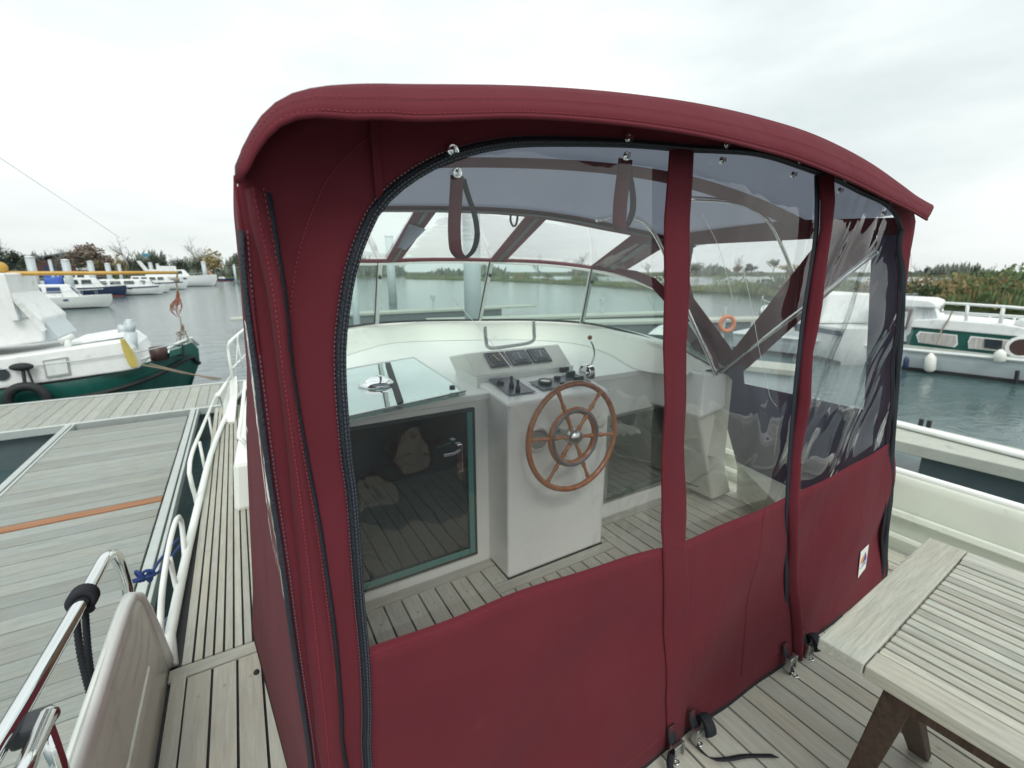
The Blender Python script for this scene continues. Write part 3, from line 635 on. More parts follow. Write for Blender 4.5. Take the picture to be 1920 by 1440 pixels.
# right hand jetty beyond the bulwark
rj = thing('right_jetty', 'concrete edged jetty with white pipe beyond the right bulwark', 'pier', (7.5, 2, DZ))
q0 = at(1920, 872, z=DZ); q1 = at(1665, 792, z=DZ); qd = (q1-q0).normalized(); qn = V((qd.y, -qd.x, 0))
F0, F1, G0, G1 = at(1920, 843, z=DZ), at(1665, 783, z=DZ), at(1920, 880, z=DZ), at(1665, 822, z=DZ)
gd = (F0-F1).normalized(); F0, F1 = F0+gd*4, F1-gd*6; gd = (G0-G1).normalized(); G0, G1 = G0+gd*4, G1-gd*6
mb = MB().plate([F0, F1, G1, G0], (0, 0, -.16)); obj('walkway', mb, 'concrete', rj, bevel=.01)
q0 = at(1920, 862, z=DZ); q1 = at(1665, 797, z=DZ); qd = (q1-q0).normalized(); qn = V((qd.y, -qd.x, 0)); a0, a1 = q0-qd*4, q0+qd*9
mb = MB().tube([a0+V((0, 0, .05)), a1+V((0, 0, .05))], .045, 10).tube([a0+qn*.11+V((0, 0, .04)), a1+qn*.11+V((0, 0, .04))], .035, 10); obj('white_pipe', mb, 'white', rj, smooth=True)
c0 = at(1727, 853, z=DZ-.17); c1 = c0-qd*7
c1 = at(1960, 905, z=DZ-.17); cn = (c0-c1).normalized(); c1 = c1-cn*3; mb = MB().plate([c0, c1, c1+qn*.6, c0+qn*.6], (0, 0, -.75)); obj('pontoon_float', mb, 'slatebox', rj, bevel=.03)
mb = MB().tube([at(1725, 800, z=DZ), at(1725, 800, z=DZ)+V((0, 0, .12))], .03, 6).tube([at(1740, 803, z=DZ), at(1740, 803, z=DZ)+V((0, 0, .12))], .03, 6); obj('cleat', mb, 'rubber', rj)

# ------------------------------------------------------------------ right cruiser (grey hull, dark green cabin side)
wa = at(1682, 692, z=WZ); wb = at(1905, 719, z=WZ); ud = (wa-wb).normalized(); un = V((ud.y, -ud.x, 0))   # un points away from camera?
if un.dot(V((wa.x, wa.y, 0))) < 0: un = -un
Lw = (wa-wb).length
cr2 = thing('cabin_cruiser', 'pale grey hulled cruiser with dark green cabin side and curtained windows at right', 'boat', (wb.x, wb.y, WZ), 0, 'boats in the marina')
def cpt(s_, h, d=0): return wb+ud*(Lw*s_)+V((0, 0, h))+un*d     # s along hull from the right end, h above water, d inboard
def fz(px, py, d=0):
    """point on the boat's side plane shifted inboard by d"""
    q = at(px, py, plane=(wb+un*d, un)); return q
S0, S1 = -2.2, 3.6
hm = MB()
rowa = [cpt(S0, 1.0), cpt(S0, .5), cpt(S0, .05, .15), cpt(S0, -.5, .8)]
prof = lambda s_: [cpt(s_, .66, 0), cpt(s_, .4, .03), cpt(s_, .05, .12), cpt(s_, -.5, .7)]
def side(d0): return [prof(s_) for s_ in (S0, -1, 0, 1, 2, 3)]
hm.grid(side(0)); hb = [[p+un*0 for p in r_] for r_ in [prof(s_) for s_ in (S0, -1, 0, 1, 2, 3)]]
far_ = [[cpt(s_, .66, 3.0), cpt(s_, .4, 2.97), cpt(s_, .05, 2.8), cpt(s_, -.5, 2.3)] for s_ in (S0, -1, 0, 1, 2, 3)]
hm.grid(far_); hm.grid([[cpt(s_, .66, 0), cpt(s_, .68, 1.5), cpt(s_, .66, 3)] for s_ in (S0, -1, 0, 1, 2, 3)])
hm.plate([cpt(3, .66, 0), cpt(3, -.4, .4), cpt(3, -.4, 2.6), cpt(3, .66, 3)], ud*.05)
obj('hull', hm, 'greyhull', cr2)
obj('rubbing_strake', MB().tube([cpt(S0, .62, -.03), cpt(3, .62, -.03)], .05, 6), 'offwhite', cr2)
obj('waterline_band', MB().plate([cpt(S0, .10, .05), cpt(3, .10, .05), cpt(3, -.02, .05), cpt(S0, -.02, .05)], un*-.03), 'rubber', cr2)
obj('toe_rail', MB().plate([fz(1672, 652, .1), fz(1960, 690, .1), fz(1960, 676, .1), fz(1672, 644, .1)], un*.1), 'concrete', cr2)
cabp = [(1700, 648), (1952, 688), (1960, 640), (1906, 634), (1890, 629), (1718, 615), (1700, 630)]
obj('cabin_side', MB().plate([fz(x, y, .35) for x, y in cabp], un*2.2), 'green', cr2)
obj('cabin_roof', MB().plate([fz(x, y, .30) for x, y in [(1706, 613), (1960, 636), (1960, 622), (1880, 608), (1755, 598), (1712, 600)]], un*2.3), 'white', cr2, bevel=.03)
for nm_, pl in (('cabin_window', [(1718, 628), (1724, 621), (1795, 628), (1796, 646), (1790, 651), (1722, 642)]), ('cabin_window', [(1815, 640), (1820, 630), (1898, 638), (1904, 652), (1898, 661), (1816, 653)])):
    f_ = obj(nm_, MB().plate([fz(x, y, .33) for x, y in pl], un*-.03), 'white', cr2)
    cx_ = sum(x for x, y in pl)/len(pl); cy_ = sum(y for x, y in pl)/len(pl)
    obj('curtained_pane', MB().plate([fz(cx_+(x-cx_)*.93, cy_+(y-cy_)*.84, .29) for x, y in pl], un*-.02), 'curtain', f_)
    if cx_ > 1800: obj('open_pane', MB().plate([fz(x, y, .26) for x, y in [(1846, 635), (1880, 638), (1878, 656), (1845, 652)]], un*-.01), 'windark', f_)
f_ = obj('porthole', MB().lathe([(.30, 0), (.30, .05), (.24, .06)], fz(1915, 651, .30), -un, 16), 'white', cr2)
obj('porthole_glass', MB().lathe([(.22, .065), (.0, .066)], fz(1915, 651, .30), -un, 16), 'brown', f_)
obj('wheelhouse', MB().plate([fz(x, y, .5) for x, y in [(1655, 640), (1702, 640), (1712, 608), (1760, 606), (1752, 578), (1655, 570)]], un*1.9), 'white', cr2)
obj('wheelhouse_panel', MB().plate([fz(x, y, .47) for x, y in [(1655, 618), (1700, 618), (1712, 580), (1655, 576)]], un*-.03), 'brown', cr2)
f_ = obj('wheelhouse_window', MB().plate([fz(x, y, .43) for x, y in [(1672, 611), (1697, 612), (1703, 585), (1672, 582)]], un*-.03), 'white', cr2)
obj('pane', MB().plate([fz(x, y, .39) for x, y in [(1675, 606), (1693, 607), (1698, 588), (1675, 586)]], un*-.02), 'windark', f_)
obj('wheelhouse_roof', MB().plate([fz(x, y, .3) for x, y in [(1650, 574), (1757, 578), (1754, 568), (1740, 563), (1650, 558)]], un*2.3), 'white', cr2, bevel=.04)
for x0 in (1733, 1748):
    obj('front_window', MB().plate([fz(x, y, .48) for x, y in [(x0, 600), (x0+8, 598), (x0+3, 577), (x0-3, 577)]], un*-.02), 'greyhull', cr2)
rm = MB()
top_ = [fz(x, y, .45) for x, y in [(1762, 582), (1772, 568), (1820, 571), (1882, 575), (1960, 581)]]; rm.tube(top_, .045, 6)
rm.tube([fz(1762, 584, .45), fz(1960, 596, .45)], .03, 6)
for x0, x1, y1 in ((1815, 1811, 602), (1882, 1875, 606), (1935, 1925, 610)): rm.tube([fz(x0, 571+(x0-1820)*.06, .45), fz(x1, y1, .45)], .045, 6)
obj('roof_rail', rm, 'white', cr2, smooth=True)
rm = MB().tube([fz(1762, 586, 2.4), fz(1960, 598, 2.4)], .04, 6)
for x0, y0, y1 in ((1785, 587, 604), (1857, 591, 606), (1903, 594, 610)): rm.tube([fz(x0, y0, 2.4), fz(x0-4, y1, 2.4)], .04, 6)
obj('far_rail', rm, 'offwhite', cr2, smooth=True)
obj('roof_vent', MB().sphere(fz(1915, 607, .7), .14), 'white', cr2, smooth=True)
obj('stern_pole', MB().tube([fz(1908, 695, -.1), fz(1904, 722, -.1)], .05, 6), 'rubber', cr2)
def fender(px, py0, py1, wpx, m_, lb, d=-.15):
    a, b_ = fz(px, py0, d), fz(px-3, py1, d); r = wpx*(a-CP).dot(fw)/FPX/2; h = (a-b_).length
    f = obj('hanging_fender', MB().lathe([(r*.25, 0), (r*.5, h*.08), (r, h*.25), (r, h*.85), (r*.55, h*.97), (r*.1, h)], V((0, 0, 0)), (b_-a).normalized(), 14), m_, None, smooth=True, local=True)
    f.location = a; tag(f, lb, 'fender', 'fenders on the grey cruiser')
fender(1746, 662, 698, 17, 'fender', 'long white fender hanging low on the grey hull')
fender(1700, 668, 692, 9, 'navy', 'slim navy fender hanging on the grey hull near the canopy')
fender(1877, 655, 680, 17, 'fender', 'pointed white fender hanging beside the right curtained window')
o = obj('mooring_line', MB().tube([fz(1756, 645, -.1), fz(1765, 620, .2), fz(1778, 600, .3), fz(1786, 583, .4)], .02, 5), 'tanrope'); tag(o, 'thin pale line rising across the green cabin side to the rail', 'rope')

# white boat seen through the right hand clear pane, tender and lifebuoy
p = at(1515, 662, z=WZ)
motorboat('cabin_cruiser', 'white cruiser with a navy sheer line seen through the right clear pane', p+V((1.0, .6, 0)), R(-30), 6.4, 2.5, 1.15, 'white', (-.3, .1, 1.0), stripe='navy')
p = at(1600, 700, z=DZ); r_ = thing('jetty', 'pale jetty beside the white cruiser seen through the clear panes', 'pier', p, R(-66), 'far jetties ahead')
obj('walkway', MB().box(-4.2, -.9, -.5, .5, -.12, 0), 'concrete', r_, local=True); obj('pontoon_float', MB().box(-4, -1.1, -.4, .4, -.75, -.12), 'greyhull', r_, local=True)
p = at(1352, 650, z=DZ); lb_ = thing('lifebuoy_post', 'pale post with an orange lifebuoy on the far jetty', 'lifebuoy', p)
hh = at(1352, 607, y=p.y).z-p.z
obj('post', MB().tube([(0, 0, 0), (0, 0, hh+.5)], .05, 8), 'pile', lb_, local=True)
obj('ring', MB().torus((0, -.12, hh), (-.5, -1, 0), .22, .06, 24, 8), 'orange', lb_, smooth=True, local=True)
p = at(1275, 640, z=WZ); motorboat('open_tender', 'low slate coloured tender moored ahead seen past the windscreen end', p, R(-60), 5, 2, .55, 'slatebox', (-.1, .0, .3), rail=False)

# ------------------------------------------------------------------ green barge on the left
Yb = 12.2
barge = thing('sailing_barge', 'dark green and white barge with lowered ochre spar moored behind the pontoon', 'boat', (-5, Yb+1.3, WZ))
def P(px, py, y=Yb): return at(px, py, y=y)
def bline(tab, x): return lerp_tab(tab, x)
bow = P(368, 680); xb = bow.x
sheer = [(-400, 775), (0, 733), (75, 722), (150, 712), (230, 697), (290, 680), (330, 662), (350, 655), (365, 672)]
g1 = []
for px_, py_ in sheer:
    q = P(px_, py_); g1.append(q)
def hullcurve(pts, n=26): return crv(pts, n)
top = hullcurve(g1); rows = []
xs = [q.x for q in top]; x_end = xs[-1]
for q in top:
    f = min(1, max(0, (x_end-q.x)/2.2)); inn = 1.45*(1-f)**2.0           # sides close to the stem
    rows.append([V((q.x, Yb+inn, q.z)), V((q.x-.03*(1-f), Yb-.05+inn*1.0, q.z-.35)), V((q.x-.15*(1-f), Yb+.02+inn, (q.z+WZ)/2-.1)), V((q.x-.35*(1-f), Yb+.15+inn*.95, WZ-.1))])
mir = [[V((p.x, 2*(Yb+1.45)-p.y, p.z)) for p in r_] for r_ in rows]
obj('hull', MB().grid(rows).grid(mir), 'green', barge, smooth=True)
obj('deck', MB().grid([[r_[0]-V((0, 0, .04)), V((r_[0].x, Yb+1.45, r_[0].z)), m_[0]-V((0, 0, .04))] for r_, m_ in zip(rows, mir)]), 'offwhite', barge)
obj('rubbing_strake', MB().tube([r_[1]+V((0, -.03, 0)) for r_ in rows], .05, 6), 'rubber', barge)
obj('bow_rail', MB().tube([r_[0]+V((0, .03, .10)) for r_ in rows[10:]], .035, 6), 'offwhite', barge, smooth=True)
dh = MB().plate([P(-300, 760), P(0, 729), P(232, 696), P(262, 690), P(246, 655), P(225, 640), P(0, 672), P(-300, 700)], (0, 2.2, 0)); obj('deckhouse', dh, 'white', barge, bevel=.03)
f_ = obj('deckhouse_window', MB().plate([P(x, y, Yb-.012) for x, y in [(80, 676), (127, 669), (133, 702), (87, 709)]], (0, -.02, 0)), 'steel', barge)
obj('pane', MB().plate([P(x, y, Yb-.04) for x, y in [(84, 679), (124, 673), (129, 699), (90, 705)]], (0, -.01, 0)), 'offwhite', f_)
obj('porthole', MB().lathe([(.12, 0), (.12, .03), (.0, .035)], P(2, 702, Yb-.0), (0, -1, 0), 16), 'windark', barge)
wh = MB().plate([P(x, y, Yb+.35) for x, y in [(-260, 690), (82, 640), (78, 598), (20, 550), (8, 512), (-260, 512)]], (0, 1.6, 0)); obj('wheelhouse', wh, 'white', barge, bevel=.03)
f_ = obj('wheelhouse_window', MB().plate([P(x, y, Yb+.33) for x, y in [(20, 556), (56, 594), (26, 599)]], (0, -.02, 0)), 'greyhull', barge)
obj('window_pillar', MB().bar(P(2, 515, Yb+.25), P(28, 600, Yb+.25), .13, .13).bar(P(12, 545, Yb+.25), P(84, 620, Yb+.25), .07, .07), 'white', barge)
obj('canvas_dodger', MB().plate([P(x, y, Yb+.5) for x, y in [(80, 600), (110, 632), (84, 638)]], (0, 1.3, 0)), 'greyhull', barge)
obj('hatch', MB().plate([P(x, y, Yb+.5) for x, y in [(120, 650), (236, 632), (236, 622), (130, 640)]], (0, 1.2, 0)), 'white', barge, bevel=.02)
obj('bollard', MB().tube([P(128, 656, Yb+.3), P(127, 636, Yb+.3)], .06, 8).tube([P(112, 640, Yb+.3), P(138, 630, Yb+.3)], .06, 8), 'offwhite', barge, smooth=True)
mast = MB().tube([P(246, 665, Yb+.6), P(243, 622, Yb+.6)], .13, 10).tube([P(222, 617, Yb+.6), P(240, 618, Yb+.6)], .1, 8).tube([P(236, 606, Yb+.6), P(248, 606, Yb+.6)], .09, 8).tube([P(243, 622, Yb+.6), P(243, 604, Yb+.6)], .1, 8)
obj('mast_stump', mast, 'greyhull', barge, smooth=True)
wl_ = MB().lathe([(.17, 0), (.17, .28), (.13, .3)], P(300, 674, Yb+.6), (0, 0, 1), 12); obj('windlass_drum', wl_, 'brown', barge, smooth=True)
obj('windlass_frame', MB().plate([P(x, y, Yb+.55) for x, y in [(316, 672), (340, 664), (340, 650), (318, 656)]], (0, .3, 0)), 'green', barge, bevel=.02)
obj('stem_post', MB().bar(P(341, 668, Yb+.9), P(338, 645, Yb+.9), .12, .12), 'windark', barge)
sp_ = MB().tube([P(-60, 514, Yb+1.2), P(0, 513, Yb+1.2), P(180, 512, Yb+1.2), P(333, 511, Yb+1.2)], .055, 8, taper=.6); obj('lowered_spar', sp_, 'yellow', barge, smooth=True)
obj('spar_step', MB().sphere(P(0, 502, Yb+1.2), .12), 'yellow', barge, smooth=True)
obj('rigging_wire', MB().tube([P(-120, 215, Yb+1.2), P(0, 296, Yb+1.2), P(225, 446, Yb+1.2)], .006, 4), 'steel', barge)
obj('guard_wire', MB().tube([P(0, 693, Yb-.05), P(150, 676, Yb-.05), P(260, 660, Yb-.05), P(330, 645, Yb+.3)], .012, 4), 'steel', barge)
stuff_r = MB()
def coil(px, y0, y1, w_, m_, nm, lb, y=Yb+1.2, n=8):
    mb = MB()
    for k in range(n):
        a = random.uniform(-w_, w_); b_ = random.uniform(-w_, w_)
        q_ = random.uniform(.5, 1.15); c_ = random.uniform(-3, 5); mb.tube(crv([P(px, y0, y), P(px+2+a*.35, y0+(y1-y0)*.35, y), P(px+c_+a, y0+(y1-y0)*q_*.75, y), P(px+c_+2, y0+(y1-y0)*q_, y+.05), P(px+c_+b_*.9, y0+(y1-y0)*q_*.7, y), P(px+4, y0+(y1-y0)*.3, y), P(px+2, y0, y)], 20), .0075, 4)
    o = obj(nm, mb, m_); tag(o, lb, 'rope'); return o
coil(332, 545, 590, 13, 'orangerope', 'hanging_rope', 'orange brown rope coil hanging from the end of the ochre spar')
coil(341, 608, 645, 9, 'tanrope', 'hanging_rope', 'tan rope coil hanging low over the barge bow')
o = obj('hanging_tackle', MB().tube([P(333, 512, Yb+1.2), P(330, 530, Yb+1.2), P(334, 545, Yb+1.2)], .02, 5).tube([P(338, 595, Yb+1.2), P(340, 610, Yb+1.2), P(337, 650, Yb+1.2)], .012, 5).sphere(P(331, 525, Yb+1.2), .06), 'tanrope'); tag(o, 'pulley block and line hanging under the ochre spar', 'tackle')
mb = MB()
for k in range(7):
    mb.tube(crv([P(226+k, 636, Yb-.08-.01*k), P(236+k*2, 660, Yb-.1), P(252+k, 684, Yb-.1), P(246+k*1.5, 688, Yb-.12), P(233+k, 660, Yb-.1), P(227+k, 637, Yb-.08)], 16), .016, 5)
o = obj('rope_coil', mb, 'yellowrope'); tag(o, 'yellow rope coil hung on the barge deckhouse corner', 'rope')
o = obj('mooring_line', MB().tube([P(266, 684, Yb-.1), P(310, 692, Yb-.15), P(345, 700, Yb-.2), P(415, 710, Yb-.4)], .018, 5).tube([P(280, 682, Yb-.1), P(340, 697, Yb-.2), P(410, 713, Yb-.5)], .014, 5), 'tanrope'); tag(o, 'pair of tan mooring lines from the barge bow to the pontoon', 'rope')
tf = thing('tyre_fender', 'black tyre fender hanging on the barge side above the pontoon', 'fender', P(52, 740, Yb-.25))
obj('tyre', MB().torus(P(52, 750, Yb-.22), (0, -1, 0), .27, .085, 28, 8), 'rubber', tf, smooth=True)
obj('hanging_ropes', MB().tube([P(42, 688, Yb-.12), P(48, 726, Yb-.2)], .03, 6).tube([P(50, 688, Yb-.12), P(64, 724, Yb-.2)], .02, 6).sphere(P(40, 688, Yb-.12), .11, sq=(1.6, .8, .7)), 'rubber', tf)

# ================================================================== OUR YACHT
yacht = thing('motor_yacht', 'cream motor yacht with teak decks and wooden wheel carrying the camera', 'boat', (1.27, 2, 0))
HP = [(-.43, -1.6), (-.43, .5), (-.43, 1.9), (-.40, 3.2), (-.33, 4.7), (-.12, 6.4), (.35, 7.6), (.9, 8.35), (1.27, 8.55)]
pl_ = crv([V((x, y, 0)) for x, y in HP], 30)
hm = MB()
for sg in (0, 1):
    rr_ = []
    for q in pl_:
        x = q.x if sg == 0 else 2.54-q.x; ins = (1.27-x)
        rr_.append([V((x, q.y, -.005)), V((x-ins*-.0, q.y, -.16)), V((x+ins*.02, q.y, -.5)), V((x+ins*.16, q.y-.1, WZ)), V((x+ins*.6, q.y-.2, WZ-.4))])
    hm.grid(rr_)
obj('hull', hm, 'hullc', yacht, smooth=True)
# deck base (caulking) sheets
def deckpoly(z): return [V((q.x+.02, q.y, z)) for q in pl_]+[V((2.54-q.x-.02, q.y, z)) for q in pl_[::-1]]
obj('deck_base', MB().plate(deckpoly(-.004), (0, 0, -.05)), 'caulk', yacht)
# aft deck + cockpit planks: one object each
ax0, ax1 = -.395, 2.93; pitch_ = .0825; gap = .0085; TH = .010
cache = {}
def plank(x, y0, y1, w_, m_='teak', name='plank', along='y'):
    key = (round(y1-y0, 3), round(w_, 3), m_, along)
    if key not in cache:
        l_ = y1-y0
        mbp = MB().box(-w_/2+gap/2, w_/2-gap/2, -l_/2+.002, l_/2-.002, -TH/2, TH/2) if along == 'y' else MB().box(-l_/2+.002, l_/2-.002, -w_/2+gap/2, w_/2-gap/2, -TH/2, TH/2)
        cache[key] = mesh(name, mbp, m_)
    c = (x, (y0+y1)/2) if along == 'y' else ((y0+y1)/2, x)
    return piece(name, cache[key], yacht, (c[0]-1.27, c[1]-2, TH/2+random.uniform(-.0004, .0004)))
k = 0; x = ax0+.055; eL, eR = [], []
plank(ax0+.03, -1.55, 1.86, .055)
while x+pitch_ < ax1-.06:
    cxp = x+pitch_/2; wide = abs(cxp-1.27) < pitch_*.55
    ytop = 1.828
    if .93 < cxp < 1.68: ytop = 1.626; eL.append(x); eR.append(x+pitch_)
    if cxp < -.02: ytop = 1.83
    if cxp > 2.55: ytop = 2.2
    cut = random.choice([-.35, .25, .95, 1.3])
    plank(cxp, -1.55, cut, pitch_); plank(cxp, cut, ytop, pitch_); x += pitch_; k += 1
bg_ = MB()
for i in range(40):
    for yy in (-.2, .28, .76, 1.24, 1.72): bx = ax0+.055+pitch_*(i+.5); bg_.lathe([(.0055, 0), (.0055, .0006), (0, .0007)], (bx, yy+random.uniform(-.01, .01), TH+.0004), (0, 0, 1), 8)
stuff(obj('teak_plugs', bg_, 'legwood2', yacht))
# margin boards along the bulkhead and round the helm console
for (a, b_, y) in ((.05, .99, 1.864), (1.61, 2.56, 1.864)): plank(y, a, b_, .07, 'teakx', 'margin_board', 'x')
plank(1.66, eL[0], eR[-1], .07, 'teakx', 'margin_board', 'x')
plank((eL[0]+.99)/2, 1.697, 1.828, .99-eL[0], 'teak', 'margin_board'); plank((1.60+eR[-1])/2, 1.697, 1.828, eR[-1]-1.60, 'teak', 'margin_board')
plank((x+2.94)/2, -1.55, 3.2, 2.94-x, 'teak', 'margin_board')
plank(1.868, -.40, -.09, .07, 'teakx', 'margin_board', 'x')
# side deck strips
x = -.325
for i in range(7):
    y0 = 1.905; cuts = sorted(random.uniform(2.2, 5.2) for _ in range(2)); cuts = [y0]+cuts+[5.9]
    for a, b_ in zip(cuts, cuts[1:]): plank(x+.0175, a, b_, .0345, 'teak')
    x += .0345
for x in (2.62, 2.66, 2.70, 2.74, 2.78, 2.82): plank(x, 2.21, 5.5, .04, 'teak')
plank(-.345, 1.905, 5.9, .04, 'teak', 'margin_board')
# toe rail along the side deck, left and right
tr_ = [V((q.x+.015, q.y, .03)) for q in pl_ if q.y > 1.95]
obj('toe_rail', MB().tube([V((-.395, 1.93, .0))]+tr_, .022, 10), 'gel2', yacht, smooth=True)
obj('toe_rail', MB().tube([V((2.54-q.x, q.y, q.z+.03)) for q in tr_], .032, 8), 'gel2', yacht, smooth=True)
# left bulwark (aft): inner face, rounded cap, sloping front end
def bul(x_f, x_c, x_o, ys, zc, sgn=1):
    rows_ = []
    for y, h in ys:
        rows_.append([V((x_f, y, -.02)), V((x_f+(x_c-x_f)*.35, y, h*.4)), V((x_f+(x_c-x_f)*.85, y, h*.9)), V((x_c-.0*sgn, y, h*1.0)), V(((x_c+x_o)/2, y, h*1.06)), V((x_o, y, h*.97)), V((x_o, y, h*.6)), V((x_o, y, -.25))])
    return MB().grid(rows_)
ysL = [(-1.6, .42), (0, .42), (.9, .42), (1.3, .42), (1.7, .415), (1.84, .39), (1.90, .32), (1.93, .2), (1.93, .02)]
obj('bulwark', bul(-.402, -.425, -.47, ysL, .42), 'hullc', yacht, smooth=True)
obj('bulwark_cap', MB().tube(crv([V((-.446, -1.6, .42)), V((-.446, .5, .42)), V((-.446, 1.3, .42)), V((-.446, 1.72, .418)), V((-.444, 1.84, .40)), V((-.438, 1.91, .33)), V((-.425, 1.94, .18)), V((-.405, 1.935, .005))], 44), .0215, 12), 'gel2', yacht, smooth=True)
obj('bulwark_rib', MB().plate([V((-.412, -1.5, .17)), V((-.412, 1.66, .17)), V((-.416, 1.72, .205)), V((-.416, -1.5, .205))], (.012, 0, 0)), 'hullc', yacht, bevel=.008)
ysR = [(-1.6, .40), (0, .40), (.9, .40), (1.5, .40), (2.2, .40), (3.0, .38), (3.6, .2), (3.8, .05)]
obj('bulwark', bul(2.945, 3.02, 3.11, ysR, .4, -1), 'hullc', yacht, smooth=True)
obj('bulwark_cap', MB().tube(crv([V((3.06, -1.6, .41)), V((3.06, 1.5, .41)), V((3.06, 2.6, .41)), V((3.02, 3.4, .32)), V((2.98, 3.8, .06))], 30), .024, 10), 'gel2', yacht, smooth=True)
obj('bulwark_rib', MB().plate([V((2.955, -1.5, .20)), V((2.955, 3.0, .20)), V((2.97, 3.0, .235)), V((2.97, -1.5, .235))], (-.018, 0, 0)), 'hullc', yacht, bevel=.012)
obj('bulwark_rib', MB().plate([V((2.93, -1.5, .085)), V((2.93, 3.0, .085)), V((2.94, 3.0, .11)), V((2.94, -1.5, .11))], (-.015, 0, 0)), 'hullc', yacht, bevel=.006)
# polished rail on the left bulwark with clamp and gate hoop
XR = -.5
rail = [at(px, py, x=XR) for px, py in [(-220, 1760), (-60, 1490), (0, 1392), (60, 1290), (150, 1133), (188, 1062), (200, 1044), (212, 1040), (224, 1056), (238, 1100), (243, 1132)]]
obj('handrail', MB().tube(crv(rail, 60), .019, 14), 'chrome', yacht, smooth=True)
XG = -.44
gate = [at(px, py, x=XG) for px, py in [(-40, 1620), (20, 1500), (88, 1348), (96, 1338), (101, 1350), (118, 1440), (150, 1600)]]
g_ = obj('gate_rail', MB().tube([at(-40, 1620, x=XG), at(20, 1500, x=XG), at(90, 1342, x=XG)], .0165, 12).tube([at(84, 1362, x=XG), at(112, 1440, x=XG), at(150, 1560, x=XG)], .014, 12), 'chrome', yacht, smooth=True)
obj('end_cap', MB().sphere(at(92, 1342, x=XG), .018), 'steel', g_, smooth=True)
cl = MB().box(-.5, -.44, *sorted((at(62, 1365, x=-.47).y-.03, at(62, 1365, x=-.47).y+.03)), at(62, 1365, x=-.47).z-.018, at(62, 1365, x=-.47).z+.022)
obj('rail_clamp', cl, 'plastic', yacht, bevel=.008)
# rope on the rail
kn = at(156, 1122, x=XR); rd = (rail[3]-rail[4]).normalized()
mb = MB()
for i in range(4): mb.torus(kn+rd*(.012*(i-1.5)), rd+V((.1*(i-1), 0, .1)), .027, .0095, 20, 7)
mb.torus(kn+rd*.03+V((0, 0, -.02)), V((.3, .3, 1)), .022, .009, 16, 7)
for (q0, q1, q2) in (((142, 1150), (152, 1230), (176, 1325)), ((160, 1150), (166, 1230), (180, 1325))):
    pts = crv([at(*q0, x=XR-.01), at(*q1, x=XR-.012), at(*q2, x=XR-.014)], 26); mb.tube(pts, .0085, 7)
    for j in range(0, 26): mb.torus(pts[j], (pts[min(j+1, 25)]-pts[max(j-1, 0)])+V((0, .004, 0)), .0065, .004, 7, 4)
o = obj('tied_rope', mb, 'black', smooth=True); tag(o, 'black braided rope knotted round the polished left handrail', 'rope')
# white side rails on the toe rail
XS = -.40
def srail(pts, r=.013, n=30, x=XS, m_='gel2'): return MB().tube(crv([at(a, b_, x=x) for a, b_ in pts], n), r, 10)
h1 = srail([(302, 1185), (306, 1100), (316, 1030), (328, 984), (335, 975), (343, 990), (362, 1060), (372, 1110)], .013)
h1 = MB().tube(crv([at(300, 1190, x=-.44), at(304, 1110, x=-.44), at(318, 1020, x=-.44), at(332, 972, x=-.43), at(341, 985, x=-.42), at(350, 1100, x=-.40), at(352, 1170, x=-.39)], 30), .013, 10)
h1.tube(crv([at(318, 1045, x=-.43), at(330, 1100, x=-.42), at(350, 1176, x=-.39)], 10), .011, 8)
obj('guard_rail', h1, 'gel2', yacht, smooth=True)
h2 = MB().tube(crv([at(377, 990, x=XS), at(366, 930, x=XS), at(355, 890, x=XS), at(360, 850, x=XS), at(380, 800, x=XS), at(402, 748, x=XS), at(408, 738, x=XS), at(416, 760, x=XS), at(424, 815, x=XS)], 50), .013, 10)
for a, b_ in (((374, 828), (389, 905)), ((391, 778), (403, 845))): h2.tube([at(*a, x=XS), at(*b_, x=XS)], .011, 8)
obj('guard_rail', h2, 'gel2', yacht, smooth=True)
h3 = MB().tube(crv([at(441, 730, y=6.9), at(432, 685, y=6.8), at(428, 652, y=6.8), at(434, 638, y=6.8), at(462, 614, y=7.6)], 24), .018, 8).tube([at(436, 690, y=6.8), at(462, 664, y=7.6)], .013, 6).tube([at(443, 630, y=7), at(455, 690, y=7)], .011, 6).tube([at(446, 628, y=7), at(441, 727, y=7)], .008, 6).tube([at(434, 703, y=6.7), at(408, 742, y=4.2)], .014, 6)
obj('guard_rail', h3, 'gel2', yacht, smooth=True)
o = obj('blue_line', MB().tube(crv([at(383, 945, x=-.43), at(376, 975, x=-.44), at(340, 1020, x=-.5), at(300, 1070, x=-.56), at(262, 1090, x=-.60)], 30), .008, 7).tube(crv([at(388, 950, x=-.43), at(380, 985, x=-.43), at(372, 1030, x=-.43), at(366, 1080, x=-.44)], 20), .007, 7).sphere(at(380, 950, x=-.42), .022).torus(at(384, 940, x=-.42), (1, .2, 0), .022, .008, 14, 6), 'bluerope', smooth=True); tag(o, 'blue mooring line looped on the cleat by the side rail', 'rope')
o = obj('blue_line', MB().torus(at(262, 1080, x=-.60), (1, .6, .3), .030, .008, 18, 6).torus(at(278, 1076, x=-.60), (.2, 1, .3), .026, .009, 18, 6).torus(at(256, 1088, x=-.61), (0, .4, 1), .026, .008, 18, 6).sphere(at(280, 1082, x=-.60), .022, sq=(.8, .8, 1.5)).tube(crv([at(284, 1078, x=-.60), at(300, 1050, x=-.58), at(335, 1010, x=-.55)], 12), .009, 6), 'bluerope', smooth=True); tag(o, 'knotted blue line at the pier edge beside the bulwark tip', 'rope')
